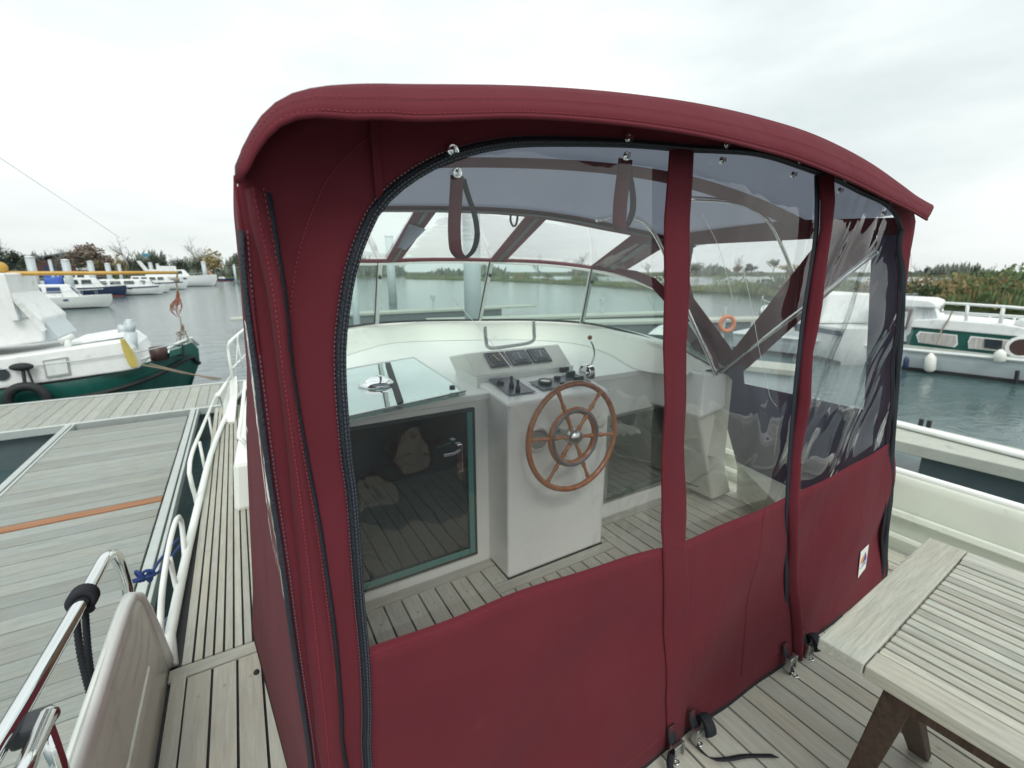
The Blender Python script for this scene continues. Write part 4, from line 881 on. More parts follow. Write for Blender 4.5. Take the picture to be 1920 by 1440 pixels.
o = obj('fender', MB().lathe([(.02, 0), (.07, .04), (.085, .12), (.085, .5), (.07, .58), (.02, .62)], at(338, 1235, x=-.60)+V((0, .1, -.35)), (0, 0, 1), 16), 'navy', smooth=True); tag(o, 'navy fender hanging in the gap between hull and pier', 'fender')

# forward cabin trunk (outside the canvas, left side visible)
cbx = MB().add([(-.185, 3.15, .0), (2.72, 3.15, 0), (2.4, 7.0, 0), (.14, 7.0, 0), (-.15, 3.16, .33), (2.69, 3.16, .33), (2.3, 6.6, .50), (.10, 6.6, .50)], [(3, 2, 1, 0), (4, 5, 6, 7), (0, 1, 5, 4), (1, 2, 6, 5), (2, 3, 7, 6), (3, 0, 4, 7)])
obj('cabin_trunk', cbx, 'gel2', yacht, bevel=.03)
obj('grab_rail', MB().tube(crv([at(459, 715, y=5.0), at(453, 780, y=3.7), at(448, 815, y=3.4), at(450, 828, y=3.35), at(462, 832, y=3.35)], 24), .014, 8), 'gel2', yacht, smooth=True)

obj('bow_bulwark', MB().plate([at(415, 802, y=5.2), at(441, 796, y=5.2), at(446, 735, y=5.6), at(431, 748, y=5.6)], (0, .9, .02)), 'gel2', yacht, bevel=.02)
# ---- cockpit bulkhead with door opening, dash, coaming
BY = 1.9
d0, d1 = at(653, 800, y=BY).x-.14, at(886, 748, y=BY).x        # door opening
dz0, dz1 = .075, .865
w0x, w1x, wz0, wz1 = 1.80, 2.62, .13, .66
bk = MB()
bk.box(-.03, d0, BY, BY+.05, 0, .924).box(d0, d1, BY, BY+.05, 0, dz0).box(d0, d1, BY, BY+.05, dz1, .924).box(d1, w0x, BY, BY+.05, 0, .924)
bk.box(w0x, w1x, BY, BY+.05, 0, wz0).box(w0x, w1x, BY, BY+.05, wz1, .924).box(w1x, 2.80, BY, BY+.05, 0, .924)
obj('bulkhead', bk, 'gel2', yacht)
dr = obj('cabin_door', MB().box(d0, d1-.0, BY-.022, BY-.002, dz0, dz0+.016).box(d0, d1, BY-.022, BY-.002, dz1-.012, dz1).box(d1-.014, d1, BY-.022, BY-.002, dz0+.016, dz1-.012), 'rubber', yacht)
obj('glass', MB().box(d0, d1-.015, BY-.016, BY-.008, dz0+.017, dz1-.013), 'doorglass', dr)
obj('glass_edge', MB().box(d1-.044, d1-.016, BY-.030, BY-.023, dz0+.018, dz1-.014).box(d0, d1-.046, BY-.030, BY-.023, dz0+.018, dz0+.05), 'tealedge', dr, bevel=.004)
hd = at(850, 850, y=BY-.06)
obj('door_handle', MB().tube([hd+V((-.05, 0, 0)), hd+V((.0, -.01, .003)), hd+V((.035, 0, .012))], .008, 8).box(hd.x+.02, hd.x+.045, hd.y-.005, hd.y+.03, hd.z-.10, hd.z+.04), 'chrome', dr, smooth=False, bevel=.003)
wf = obj('side_window', MB().box(w0x, w1x, BY-.012, BY+.0-.002, wz0-.018, wz0).box(w0x, w1x, BY-.012, BY-.002, wz1, wz1+.018).box(w0x-.018, w0x, BY-.012, BY-.002, wz0-.018, wz1+.018).box(w1x, w1x+.018, BY-.012, BY-.002, wz0-.018, wz1+.018), 'steel', yacht, bevel=.003)
obj('glass', MB().box(w0x, w1x, BY-.006, BY+.002, wz0, wz1), clear('window_glass', tint=(.45, .62, .60), bump=.1, bscale=2.5, milk=.04, refl=1.7, boost=.14), wf)
# cabin interior behind the glass
cin = MB().box(.10, 2.6, 1.96, 3.35, -.35, -.30).box(.10, .12, 1.96, 3.4, -.3, .86).box(2.6, 2.62, 1.96, 3.4, -.3, .86).box(.10, 2.6, 3.35, 3.4, -.3, .86)
obj('cabin_interior', cin, 'inwood', yacht)
obj('cabin_post', MB().box(.62, .66, 2.25, 2.29, -.3, .86), 'inwood', yacht)
obj('cabin_seat', MB().box(.5, 1.5, 2.6, 3.2, -.3, .12), 'cushion', yacht, bevel=.04)
obj('cabin_shelf', MB().box(.70, 1.3, 2.3, 2.9, .38, .42), 'cushion', yacht)
# dash deck
DT = .93
coam = [at(px, py, z=1.08) for px, py in [(600, 640), (650, 620), (705, 606), (780, 602), (900, 600), (1000, 600), (1090, 605), (1160, 618), (1235, 640)]]
coam = [V((.08, 2.6, 1.08)), V((.15, 3.1, 1.08)), V((.50, 3.42, 1.08))] + [V((q.x, q.y, 1.08)) for q in coam[2:]] + [V((2.22, 1.70, 1.04)), V((2.26, 1.56, .97))]
cc = crv(coam, 60)
cen = V((1.2, 1.9, 0))
def inset(q, d, z): v = V((q.x, q.y, 0)); w_ = (cen-v).normalized()*d; return V((q.x+w_.x, q.y+w_.y, z))
rows_ = [[inset(q, -.14, .4) for q in cc], [inset(q, -.12, q.z-.03) for q in cc], [inset(q, -.06, q.z) for q in cc], [q.copy() for q in cc], [inset(q, .06, q.z-.005) for q in cc], [inset(q, .085, q.z-.03) for q in cc], [inset(q, .16, .955) for q in cc], [inset(q, .20, .932) for q in cc]]
for r_ in rows_:
    for q in r_: q.y = max(q.y, 1.53); q.x = max(q.x, .07)
obj('coaming', MB().grid(rows_), 'gel', yacht, smooth=True)
inn_ = [inset(q, .19, DT) for q in cc]
dpoly = [q for q in inn_ if q.y > BY+.01]
dsh = MB().plate([V((-.03, BY-.02, DT))]+[V((max(q.x, -.03), q.y, DT)) for q in dpoly]+[V((2.60, BY+.2, DT)), V((2.60, BY-.02, DT))], (0, 0, -.035))
obj('dashboard', dsh, 'gel2', yacht, bevel=.006)
# right hand end block and sloping support
eb = MB().plate([V((2.12, 1.53, .97)), V((2.36, 1.55, .93)), V((2.38, 1.55, .72)), V((2.12, 1.53, .70))], (0, .40, 0)); obj('coaming_end_block', eb, 'gel2', yacht, bevel=.02)
eb = MB().plate([V((2.20, 1.60, .70)), V((2.36, 1.60, .70)), V((2.72, 1.66, .04)), V((2.52, 1.66, .04))], (0, .22, 0)); obj('side_support', eb, 'gel', yacht, bevel=.015)
# sliding glass hatch on the dash
hq = [at(x, y, z=DT+.03) for x, y in [(640, 784), (873, 733), (775, 670), (640, 694)]]
ht = obj('sliding_hatch', MB().plate(hq, (0, 0, -.022)), 'hatchglass', yacht, bevel=.004)
vc = at(705, 718, z=DT+.04)
obj('vent_cap', MB().lathe([(.085, -.008), (.085, .002), (.06, .022), (.03, .034), (0, .036)], vc, (0, 0, 1), 28), 'chrome', ht, smooth=True)
kc = at(848, 730, z=DT+.04); obj('lock_knob', MB().lathe([(.014, 0), (.012, .018), (.0, .02)], kc, (0, 0, 1), 12), 'plastic', ht)
obj('hatch_bar', MB().plate([at(x, y, z=DT+.035) for x, y in [(722, 682), (732, 681), (757, 755), (746, 758)]], (0, 0, .006)), 'rubber', ht)
obj('hatch_frame', MB().tube([hq[1], hq[2]], .004, 6).tube([hq[0], hq[1]], .004, 6).tube([hq[2], hq[3]], .004, 6), 'steel', ht)

# ---- helm console
CY = 1.70; cx0, cx1 = .99, 1.60
hc = obj('helm_console', MB().add([(cx0, CY, .008), (cx1, CY, .008), (cx1, BY, .008), (cx0, BY, .008), (cx0, CY, .915), (cx1, CY, .905), (cx1, BY+.1, .955), (cx0, BY+.1, .955)], [(3, 2, 1, 0), (4, 5, 6, 7), (0, 1, 5, 4), (1, 2, 6, 5), (2, 3, 7, 6), (3, 0, 4, 7)]), 'gel2', yacht, bevel=.012)
pf = [at(893, 707, y=2.0), at(1073, 685, y=2.0), at(1048, 645, y=2.14), at(870, 663, y=2.14)]
bk_ = [p+V((0, .22, -.0)) for p in pf]
for i in (0, 1): bk_[i].z = DT; pf[i].z -= .0
bk_[2].z -= .05; bk_[3].z -= .05
pod = obj('instrument_pod', MB().add(pf+bk_, [(0, 1, 2, 3), (7, 6, 5, 4), (0, 4, 5, 1), (1, 5, 6, 2), (2, 6, 7, 3), (3, 7, 4, 0)]), 'gel', yacht, bevel=.01)
obj('pod_base', MB().box(min(pf[0].x, .98), pf[1].x, 1.99, 2.25, DT-.02, pf[0].z-.002), 'gel2', pod)
eu = (pf[1]-pf[0]); ev = (pf[3]-pf[0]); en = eu.cross(ev).normalized(); en = en if en.y < 0 else -en
for i, (u0, u1) in enumerate(((.17, .37), (.39, .59), (.61, .81))):
    def pp(u, v, h=0): return pf[0]+eu*u+ev*v+en*h
    g = obj('gauge', MB().plate([pp(u0, .26, .001), pp(u1, .26, .001), pp(u1, .88, .001), pp(u0, .88, .001)], en*.012), 'dial', yacht, bevel=.004)
    w_ = u1-u0
    obj('gauge_face', MB().plate([pp(u0+w_*.14, .42, .0135), pp(u1-w_*.14, .42, .0135), pp(u1-w_*.14, .82, .0135), pp(u0+w_*.14, .82, .0135)], en*.002), 'dialface' if i == 0 else 'dial', g)
    obj('gauge_needle', MB().bar(pp((u0+u1)/2, .46, .018), pp((u0+u1)/2+(.02 if i == 2 else -.03 if i == 0 else 0), .74, .018), .003, .002), 'gel', g)
    tk = MB()
    for a in range(-60, 61, 20):
        cu, cv_ = (u0+u1)/2, .46; r0, r1 = .075, .09; tk.bar(pp(cu+math.sin(R(a))*r0, cv_+math.cos(R(a))*r0*3.4, .0165), pp(cu+math.sin(R(a))*r1, cv_+math.cos(R(a))*r1*3.4, .0165), .0018, .001)
    obj('dial_marks', tk, 'gel', g)
    obj('gauge_buttons', MB().plate([pp(u0+w_*.2, .31, .0135), pp(u1-w_*.2, .31, .0135), pp(u1-w_*.2, .36, .0135), pp(u0+w_*.2, .36, .0135)], en*.002), 'plastic', g)
# desk plates
dkz = lambda y: .912+(y-CY)*.17
def desk(px, py, h=0):
    q = at(px, py, plane=(V((1.2, CY, .912+h)), V((0, -.17, 1)))); return q
sp1 = obj('switch_panel', MB().plate([desk(x, y, .004) for x, y in [(917, 712), (960, 708), (1004, 735), (954, 742)]], (0, 0, .004)), 'dial', yacht)
for px, py in ((959, 728), (971, 735)):
    q = desk(px, py, .006); obj('joystick', MB().lathe([(.012, 0), (.013, .02), (.007, .034), (.006, .044), (.008, .054), (.007, .06), (0, .062)], q, (0, 0, 1), 14), 'plastic', sp1, smooth=True)
q = desk(938, 722, .006); obj('toggle_switch', MB().box(q.x-.022, q.x+.018, q.y-.008, q.y+.01, q.z, q.z+.016).sphere(q+V((-.008, 0, .02)), .008).sphere(q+V((.012, .02, .012)), .007), 'plastic', sp1, bevel=.002)
sp2 = obj('switch_panel', MB().plate([desk(x, y, .004) for x, y in [(992, 717), (1080, 702), (1108, 716), (1018, 732)]], (0, 0, .004)), 'dial', yacht)
q = desk(1022, 718, .008); rg = obj('round_gauge', MB().lathe([(.034, 0), (.036, .004), (.036, .014), (.029, .016), (.028, .010), (0, .010)], q, (0, -.1, 1), 26), 'plastic', sp2, smooth=True)
obj('dial_disc', MB().lathe([(.027, .0112), (0, .0115)], q, (0, -.1, 1), 24), 'tagwhite', rg)
q = desk(1054, 719, .008); obj('small_gauge', MB().lathe([(.013, 0), (.014, .006), (.008, .008), (0, .008)], q, (0, 0, 1), 18), 'plastic', sp2, smooth=True)
for px, py, a, h in ((1045, 712, .014, .02), (1070, 706, .024, .03), (1085, 715, .026, .028), (1058, 698, .026, .03)):
    q = desk(px, py, .006); obj('switch_block', MB().box(q.x-a, q.x+a, q.y-.012, q.y+.014, q.z, q.z+h), 'plastic', sp2, bevel=.004)
# throttle
q = at(1100, 706, z=.935); th = obj('throttle', MB().lathe([(.038, -.025), (.040, -.02), (.040, .02), (.038, .025)], q+V((0, 0, .03)), (1, .25, 0), 24).box(q.x-.03, q.x+.03, q.y-.035, q.y+.035, q.z-.01, q.z+.03), 'chrome', yacht, smooth=False, bevel=.004)
lv = [q+V((.02, 0, .05)), at(1114, 668, y=q.y), at(1113, 652, y=q.y), at(1108, 640, y=q.y)]
obj('throttle_lever', MB().tube(crv(lv, 12), .005, 8), 'steel', th, smooth=True); obj('lever_knob', MB().sphere(at(1106, 633, y=q.y), .013), 'mahog', th, smooth=True)
# U bracket behind the pod
br = [at(x, y, y=2.22) for x, y in [(909, 612), (911, 635), (918, 652), (960, 648), (998, 640), (1001, 622), (1000, 602)]]
obj('chart_bracket', MB().tube(crv(br, 30), .011, 8), 'steel', yacht, smooth=True)
# speaker vent + second vent
q = at(1008, 822, y=CY-.002); vt = obj('round_vent', MB().lathe([(.068, 0), (.068, .008), (.058, .014), (.053, .010), (0, .010)], q, (0, -1, 0), 32), 'tagwhite', yacht, smooth=True)
vm = MB()
for i in range(-6, 7):
    hw = math.sqrt(max(0, .05**2-(i*.0072)**2)); 
    if i and hw > .01: vm.box(q.x-hw, q.x+hw, q.y-.0135, q.y-.0105, q.z+i*.0072-.0012, q.z+i*.0072+.0012)
obj('vent_slot', vm, 'plastic', vt)
q = at(1126, 790, y=CY-.002); obj('round_vent', MB().lathe([(.034, 0), (.034, .006), (.02, .012), (0, .012)], q, (0, -1, 0), 24), 'gel', yacht, smooth=True)
for px, py in ((957, 764), (1142, 733)):
    q = at(px, py, y=CY-.001); obj('screw_cap', MB().lathe([(.005, 0), (.004, .002), (0, .003)], q, (0, -1, 0), 10), 'steel', yacht)

# ---- steering wheel
wc = at(1076, 819, y=1.57); ax_ = V((0, -1, .06)).normalized()
sw = obj('steering_wheel', MB().torus(wc, ax_, .252, .0135, 64, 10), 'mahog', yacht, smooth=True)
obj('inner_ring', MB().torus(wc, ax_, .128, .017, 48, 10), 'mahog', sw, smooth=True)
obj('ring_inlay', MB().torus(wc-V((0, .0145, 0)), ax_, .128, .007, 48, 6), 'dial', sw, smooth=True)
obj('hub', MB().lathe([(.038, -.03), (.04, .0), (.034, .02), (.02, .03), (0, .032)], wc, ax_, 24), 'steel', sw, smooth=True)
obj('wheel_shaft', MB().tube([wc, V((wc.x, CY-.003, wc.z-.01))], .018, 10), 'steel', sw, smooth=True)
for i in range(6):
    th_ = R(60*i-7); e = V((math.cos(th_), 0, math.sin(th_))); pts = [(.035, .011), (.07, .008), (.10, .011), (.128, .010), (.15, .009), (.165, .012), (.19, .0075), (.215, .008), (.235, .011), (.25, .010)]
    mb = MB(); mb.lathe([(r, h) for h, r in pts], wc, e, 10); obj('spoke', mb, 'mahog', sw, smooth=True)

# ---- windscreen
wt_px = [(640, 499, 3.15), (660, 496, 3.25), (712, 493, 3.33), (810, 490, 3.27), (920, 491, 3.13), (1020, 495, 2.92), (1110, 506, 2.62), (1180, 522, 2.28), (1240, 547, 1.98), (1292, 600, 1.76), (1330, 660, 1.62), (1342, 695, 1.56)]
wtop = [V((.10, 2.45, 1.50)), V((.16, 2.85, 1.53)), V((.45, 3.18, 1.55))]+[at(a, b_, y=c) for a, b_, c in wt_px[2:]]
wbot = [V((.08, 2.6, 1.09)), V((.15, 3.1, 1.09)), V((.50, 3.42, 1.09)), at(705, 606, z=1.09), at(800, 601, z=1.09), at(898, 600, z=1.09), at(1000, 600, z=1.09), at(1090, 605, z=1.09), at(1165, 619, z=1.085), at(1237, 642, z=1.07), V((2.20, 1.72, 1.04)), V((2.25, 1.58, .975))]
ct, cb_ = crv(wtop, 55), crv(wbot, 55)
obj('windscreen_frame', MB().tube(ct, .016, 8), 'gel2', yacht, smooth=True)
obj('windscreen_sill', MB().tube(cb_, .009, 8), 'rubber', yacht, smooth=True)
mull = [(712, 493, 3.33, 706, 606), (921, 490, 3.13, 899, 600), (1110, 505, 2.62, 1091, 605)]
brk = [0]
import bisect
def nearest(c, q): return min(range(len(c)), key=lambda i: (c[i]-q).length)
segs = [(0, 0)]
for a, b_, c, d, e in mull: segs.append((nearest(ct, at(a, b_, y=c)), nearest(cb_, at(d, e, z=1.09))))
segs.append((54, 54))
for (t0, c0_), (t1, c1_) in zip(segs, segs[1:]):
    A_ = crv(ct[t0:t1+1], 12); B_ = crv(cb_[c0_:c1_+1], 12)
    obj('windscreen_pane', MB().grid([A_, B_]), 'screen', yacht, smooth=True)
for a, b_, c, d, e in mull:
    A_, B_ = at(a, b_, y=c), at(d, e, z=1.09)
    mu = obj('windscreen_mullion', MB().bar(A_, B_, .035, .03, (0, 1, 0)), 'alu', yacht, bevel=.006)
    obj('rubber_seal', MB().bar(A_+V((-.02, -.018, 0)), B_+V((-.02, -.018, 0)), .008, .008, (0, 1, 0)), 'rubber', mu)
    obj('stud', MB().sphere(A_.lerp(B_, .22)+V((0, -.03, 0)), .013), 'rubber', mu)

# ================================================================== CANVAS ENCLOSURE
cv = thing('canvas_enclosure', 'maroon canvas cockpit enclosure with clear vinyl windows standing on the aft deck', 'boat canopy', (1.1, .73, 0))
RY = .73
def rp(px, py, y=RY): return at(px, py, y=y)
def wav(x, z, amp=1.0):
    """gentle hang of the cloth (metres, towards the camera negative)"""
    return amp*(.004*math.sin(x*7+z*5)+.003*math.sin(x*17-z*9+1.3)+.0025*math.sin(z*23+x*3))
archpx = [(684, 1213), (673, 1093), (662, 933), (651, 850), (642, 740), (641, 660), (647, 593), (660, 510), (680, 448), (707, 393), (752, 348), (807, 313), (850, 295), (900, 281), (973, 271), (1073, 269), (1170, 272), (1250, 278), (1296, 281), (1355, 284), (1413, 291), (1489, 311), (1550, 333), (1608, 357), (1655, 382), (1678, 408), (1686, 440), (1678, 475), (1684, 520), (1678, 640), (1668, 760), (1662, 850), (1655, 930), (1653, 1010), (1648, 1080)]
A3 = [V((rp(691, 1440).x, RY, 0)), rp(691, 1440), rp(688, 1330)]+[rp(*q) for q in archpx]
endR = A3[-1]; A3.append(V((endR.x+.04, RY, 0)))
outpx = [(582, 1440), (543, 1170), (504, 900), (474, 670), (449, 430), (446, 345), (462, 290), (500, 238), (560, 200), (640, 182), (700, 178), (900, 176), (1100, 186), (1250, 203), (1400, 232), (1500, 262), (1600, 312), (1680, 368), (1714, 400), (1712, 432), (1702, 480), (1698, 560), (1688, 700), (1672, 850), (1664, 950), (1660, 1080)]
B3 = [V((rp(582, 1440).x, RY, 0))]+[rp(*q) for q in outpx]; B3.append(V((endR.x+.07, RY, 0)))
nA = 170
CA = crv(A3, nA); CB = crv(B3, nA)
# pair the two outlines so that the ribbon does not shear
def resamp_by(ref_pts, target, n):
    ct_ = crv(target, 900); res = []; j = 0
    for i, p in enumerate(ref_pts):
        lo = int(899*max(0, i/(n-1)-.08)); hi = int(899*min(1, i/(n-1)+.08)); lo = max(lo, j)
        best = min(range(lo, max(hi, lo+1)), key=lambda k: (ct_[k]-p).length) if hi > lo else lo
        best = min(best, j+14) if i else 0; best = max(best, j); j = best; res.append(ct_[best])
    res[-1] = ct_[-1]; return res
rows_ = []
for s_ in range(7):
    f = s_/6; rows_.append([a.lerp(b_, f)+V((0, wav(a.lerp(b_, f).x, a.lerp(b_, f).z), 0)) for a, b_ in zip(CA, CB)])
obj('rear_frame_panel', MB().grid(rows_), 'maroon', cv, smooth=True, solid=.0025)
# zipper round the arch (two ridges) with stitched edges
def ctr(dist, dy=-.004):
    res = []
    for i, a in enumerate(CA):
        t_ = (CA[min(i+1, nA-1)]-CA[max(i-1, 0)]).normalized(); nrm = V((-t_.z, 0, t_.x)); 
        q = a+nrm*dist; q.y = RY+wav(q.x, q.z)+dy; res.append(q)
    return res
zp = obj('arch_zipper', MB().grid([ctr(-.006, -.004), ctr(.0, -.0065), ctr(.004, -.0065), ctr(.009, -.004)]), 'zip', cv, smooth=True, solid=.003)
mb = MB().tube(ctr(.001, -.0085), .0028, 6); obj('zipper_coil', mb, 'zip', zp, smooth=True)
def stitches(pts, nm='stitching', par=None, m_='thread', step=.007, dash=.0045, r=.0006):
    c = crv(pts, 3); tot = sum((V(a)-V(b_)).length for a, b_ in zip(pts, pts[1:])); k = max(4, int(tot/step)); c = crv(pts, k*2); mb = MB()
    for i in range(0, len(c)-1, 2):
        mb.bar(c[i], c[i].lerp(c[i+1], dash/step*2 if dash/step*2 < 1 else 1), r*2, r*2, (0, -1, 0))
    return stuff(obj(nm, mb, m_, par or cv))
stitches(ctr(.001, -.0116), nm='zipper_teeth', m_='steelthread', par=zp, step=.007, dash=.004, r=.0009)
stitches(ctr(.011, -.004), m_='dial', par=zp); stitches(ctr(-.004, -.0075), m_='dial', par=zp)
stitches([q for q in ctr(.075, -.0035)[10:120]])
# seams on the upper left corner (patch seam at px 700-710)
stitches([rp(697, 222, RY-.004), rp(700, 300, RY-.004), rp(708, 375, RY-.004)])
obj('seam_fold', MB().bar(rp(700, 225, RY-.0035), rp(712, 372, RY-.0035), .012, .003, (0, -1, 0)), 'maroon', cv)

# clear panes, one per bay, and lower cloth
low = [(.05, .86), (.126, .83), (.885, .775), (1.0, .77), (1.47, .76), (2.25, .80), (2.6, .8)]
lowz = lambda x: lerp_tab(low, x)+.012*math.sin((x-.1)*3.4)*(1 if x < .9 else .3)
topA = [(q.x, q.z) for q in CA if q.z > 1.0]
def topz(x):
    best = 1.0
    for (a, za), (b_, zb) in zip(topA, topA[1:]):
        if (a-x)*(b_-x) <= 0 and abs(b_-a) > 1e-6: best = max(best, za+(zb-za)*(x-a)/(b_-a))
    return best
xL, xR = min(q[0] for q in topA), max(q.x for q in CA)
s1L = [rp(*q) for q in [(1251, 283), (1246, 450), (1239, 700), (1236, 1030)]]; s2 = [rp(*q) for q in [(1524, 330), (1515, 520), (1480, 850), (1470, 950)]]
xa = .86; xb_ = 1.42
def pane(x0, x1, m_, nm='window_pane', amp=.6, nx=26):
    rows_ = []
    for i in range(nx+1):
        x = x0+(x1-x0)*i/nx; zl = lowz(x)-.02; zt = max(topz(min(max(x, xL+.004), 2.07))+.012, zl+.3); colm = []
        for j in range(25):
            z = zl+(zt-zl)*j/24; colm.append(V((x, RY+.012+wav(x, z, amp)+.004*math.sin(z*6+x*4), z)))
        rows_.append(colm)
    return obj(nm, MB().grid(rows_), m_, cv, smooth=True)
pane(xL-.02, xa+.02, 'vinyl', nx=34); lab(pane(xa+.02, xb_, 'vinyl'), 'narrow middle clear pane'); lab(pane(xb_, 2.28, 'vinyl_wavy', amp=1.5, nx=40), 'strongly wrinkled clear pane at the right')
EDG = sorted([(rp(*q).z, rp(*q).x+.006) for q in [(1670, 845), (1668, 930), (1660, 1000), (1657, 1090)]]+[(0, rp(1657, 1090).x+.05)])
def clothy(x, z):
    f = math.sin(math.pi*min(1, z/.75)); e = min(1, max(0, (x-.13)/.22)); e = e*e*(3-2*e)
    return RY-.002+wav(x, z)+e*(-.006+.016*f*math.sin(x*6.5-z*5.5)+.007*f*math.sin(x*13+z*7)+(.005*math.sin(x*26-z*14)*max(0, (x-1.5))*f*min(1, max(0, (2.2-x)/.2))))
rows_ = []
for i in range(90):
    colm = []
    for j in range(22):
        z = .008+(.785-.008)*j/21
        xe_ = lerp_tab(EDG, z); x0_ = lerp_tab([(0, .104), (.55, .112), (.8, .126)], z); x = x0_+(xe_-x0_)*i/89; z = .008+(lowz(x)-.008)*j/21; f = math.sin(math.pi*min(1, z/.75))
        bul_ = -.006+.016*f*math.sin(x*6.5-z*5.5)+.007*f*math.sin(x*13+z*7)+ (.005*math.sin(x*26-z*14)*max(0, (x-1.5))*f*min(1, max(0, (2.2-x)/.2))) + wav(x, z)*.5
        colm.append(V((x, clothy(x, z)-.001, z)))
    rows_.append(colm)
obj('lower_cloth', MB().grid(rows_), 'maroon', cv, smooth=True, solid=.0025)
hem = [V((.13+(2.17-.13)*i/60, 0, 0)) for i in range(61)]
obj('window_binding', MB().tube([V((q.x, clothy(q.x, lowz(q.x))-.001, lowz(q.x))) for q in hem], .0022, 5), 'maroon', cv)
stitches([V((q.x, clothy(q.x, lowz(q.x)-.012)-.0025, lowz(q.x)-.012)) for q in hem[::3]])
stitches([V((q.x, clothy(q.x, .09)-.0025, .09)) for q in hem[::3]])
obj('hem_piping', MB().tube([V((q.x-.03, clothy(q.x, .01)-.002, .012)) for q in hem], .005, 6), 'black', cv)
for x in (1.375,):
    obj('seam_fold', MB().tube([V((x+.01*math.sin(z*8), clothy(x, z)-.002, z)) for z in [.1+.066*j for j in range(11)]], .0022, 5), 'maroon', cv)
# vertical strips
def strip(Lp, Rp, dep, nm='window_strip', n=26, prot=.006, fold=0):
    a = crv([rp(*q, y=RY) for q in Lp[:-1]]+[Lp[-1]], n); b_ = crv([rp(*q, y=RY) for q in Rp[:-1]]+[Rp[-1]], n); rows_ = []
    for s_ in range(9):
        f = s_/8; row = []
        for i in range(n):
            p = a[i].lerp(b_[i], f); z = p.z
            base = clothy(p.x, z) if z < lowz(p.x) else RY+wav(p.x, z)
            row.append(V((p.x, base-.006-dep*math.sin(math.pi*f)-fold*abs(math.sin(z*9+f*2))*f, z)))
        rows_.append(row)
    return obj(nm, MB().grid(rows_), 'maroon', cv, smooth=True, solid=.002), a, b_
s1, sa, sb = strip([(1251, 279), (1246, 450), (1239, 700), (1235, 1030), (1240, 1240), V((1.005, RY, .012))], [(1298, 281), (1294, 430), (1284, 640), (1280, 860), (1279, 1030), (1279, 1240), V((1.095, RY, .012))], .003)
lab(s1, 'wide flat maroon strip between the first and second clear panes')
stitches([p+V((.004, clothy(p.x, p.z)-RY-.009 if p.z < lowz(p.x) else wav(p.x, p.z)-.009, 0)) for p in sa[::2]]); stitches([p+V((-.004, clothy(p.x, p.z)-RY-.009 if p.z < lowz(p.x) else wav(p.x, p.z)-.009, 0)) for p in sb[::2]])
s2_, sa, sb = strip([(1529, 330), (1527, 440), (1508, 570), (1496, 680), (1480, 850), (1473, 960), (1474, 1100), V((1.715, RY, .012))], [(1545, 334), (1541, 430), (1524, 560), (1514, 650), (1498, 760), (1490, 900), (1484, 1000), (1487, 1120), V((1.75, RY, .012))], .022, fold=.01)
lab(s2_, 'narrow folded maroon flap hanging between the second and third panes')
mb = MB().grid([[p+V((-.014-.004*math.sin(p.z*7), -.004, 0)) for p in sa], [p+V((.004, -.008, 0)) for p in sa]]); obj('flap_zipper', mb, 'zip', s2_, smooth=True, solid=.003)
# long hanging flap on the left corner: widening strip standing off the panel, with zip beside it
fl_L = crv([rp(*q, y=RY-.012) for q in [(460, 355), (466, 400), (482, 460), (503, 560), (520, 690), (540, 850), (555, 1010), (572, 1180), (590, 1330), (603, 1440)]]+[V((.055, RY-.03, .02))], 40)
fl_R = crv([rp(*q, y=RY-.016) for q in [(496, 354), (505, 400), (515, 470), (532, 560), (545, 690), (572, 860), (600, 1010), (622, 1180), (636, 1330), (646, 1440)]]+[V((.10, RY-.034, .02))], 40)
rows_ = []
for s_ in range(7):
    f = s_/6; rows_.append([a.lerp(b_, f)+V((0, -.012*math.sin(math.pi*f)-.006*f*math.sin(i*.35), 0)) for i, (a, b_) in enumerate(zip(fl_L, fl_R))])
fp = obj('corner_flap', MB().grid(rows_), 'maroon', cv, smooth=True, solid=.002); lab(fp, 'long maroon flap hanging loose over the left corner zipper')
stitches([a.lerp(b_, .92)+V((0, -.007, 0)) for a, b_ in zip(fl_L, fl_R)][::3], par=fp); stitches([a.lerp(b_, .35)+V((0, -.0155, 0)) for a, b_ in zip(fl_L, fl_R)][::3], par=fp)
cz = crv([rp(*q, y=RY-.008) for q in [(507, 362), (514, 400), (522, 460), (538, 560), (550, 690), (578, 860), (606, 1010), (629, 1180), (643, 1330), (652, 1440)]]+[V((.108, RY-.012, .01))], 40)
obj('corner_zipper', MB().grid([[q+V((-.010, -.002, 0)) for q in cz], [q+V((-.004, -.003, 0)) for q in cz], [q+V((.001, 0.002, 0)) for q in cz]]), 'zip', cv, smooth=True, solid=.002)
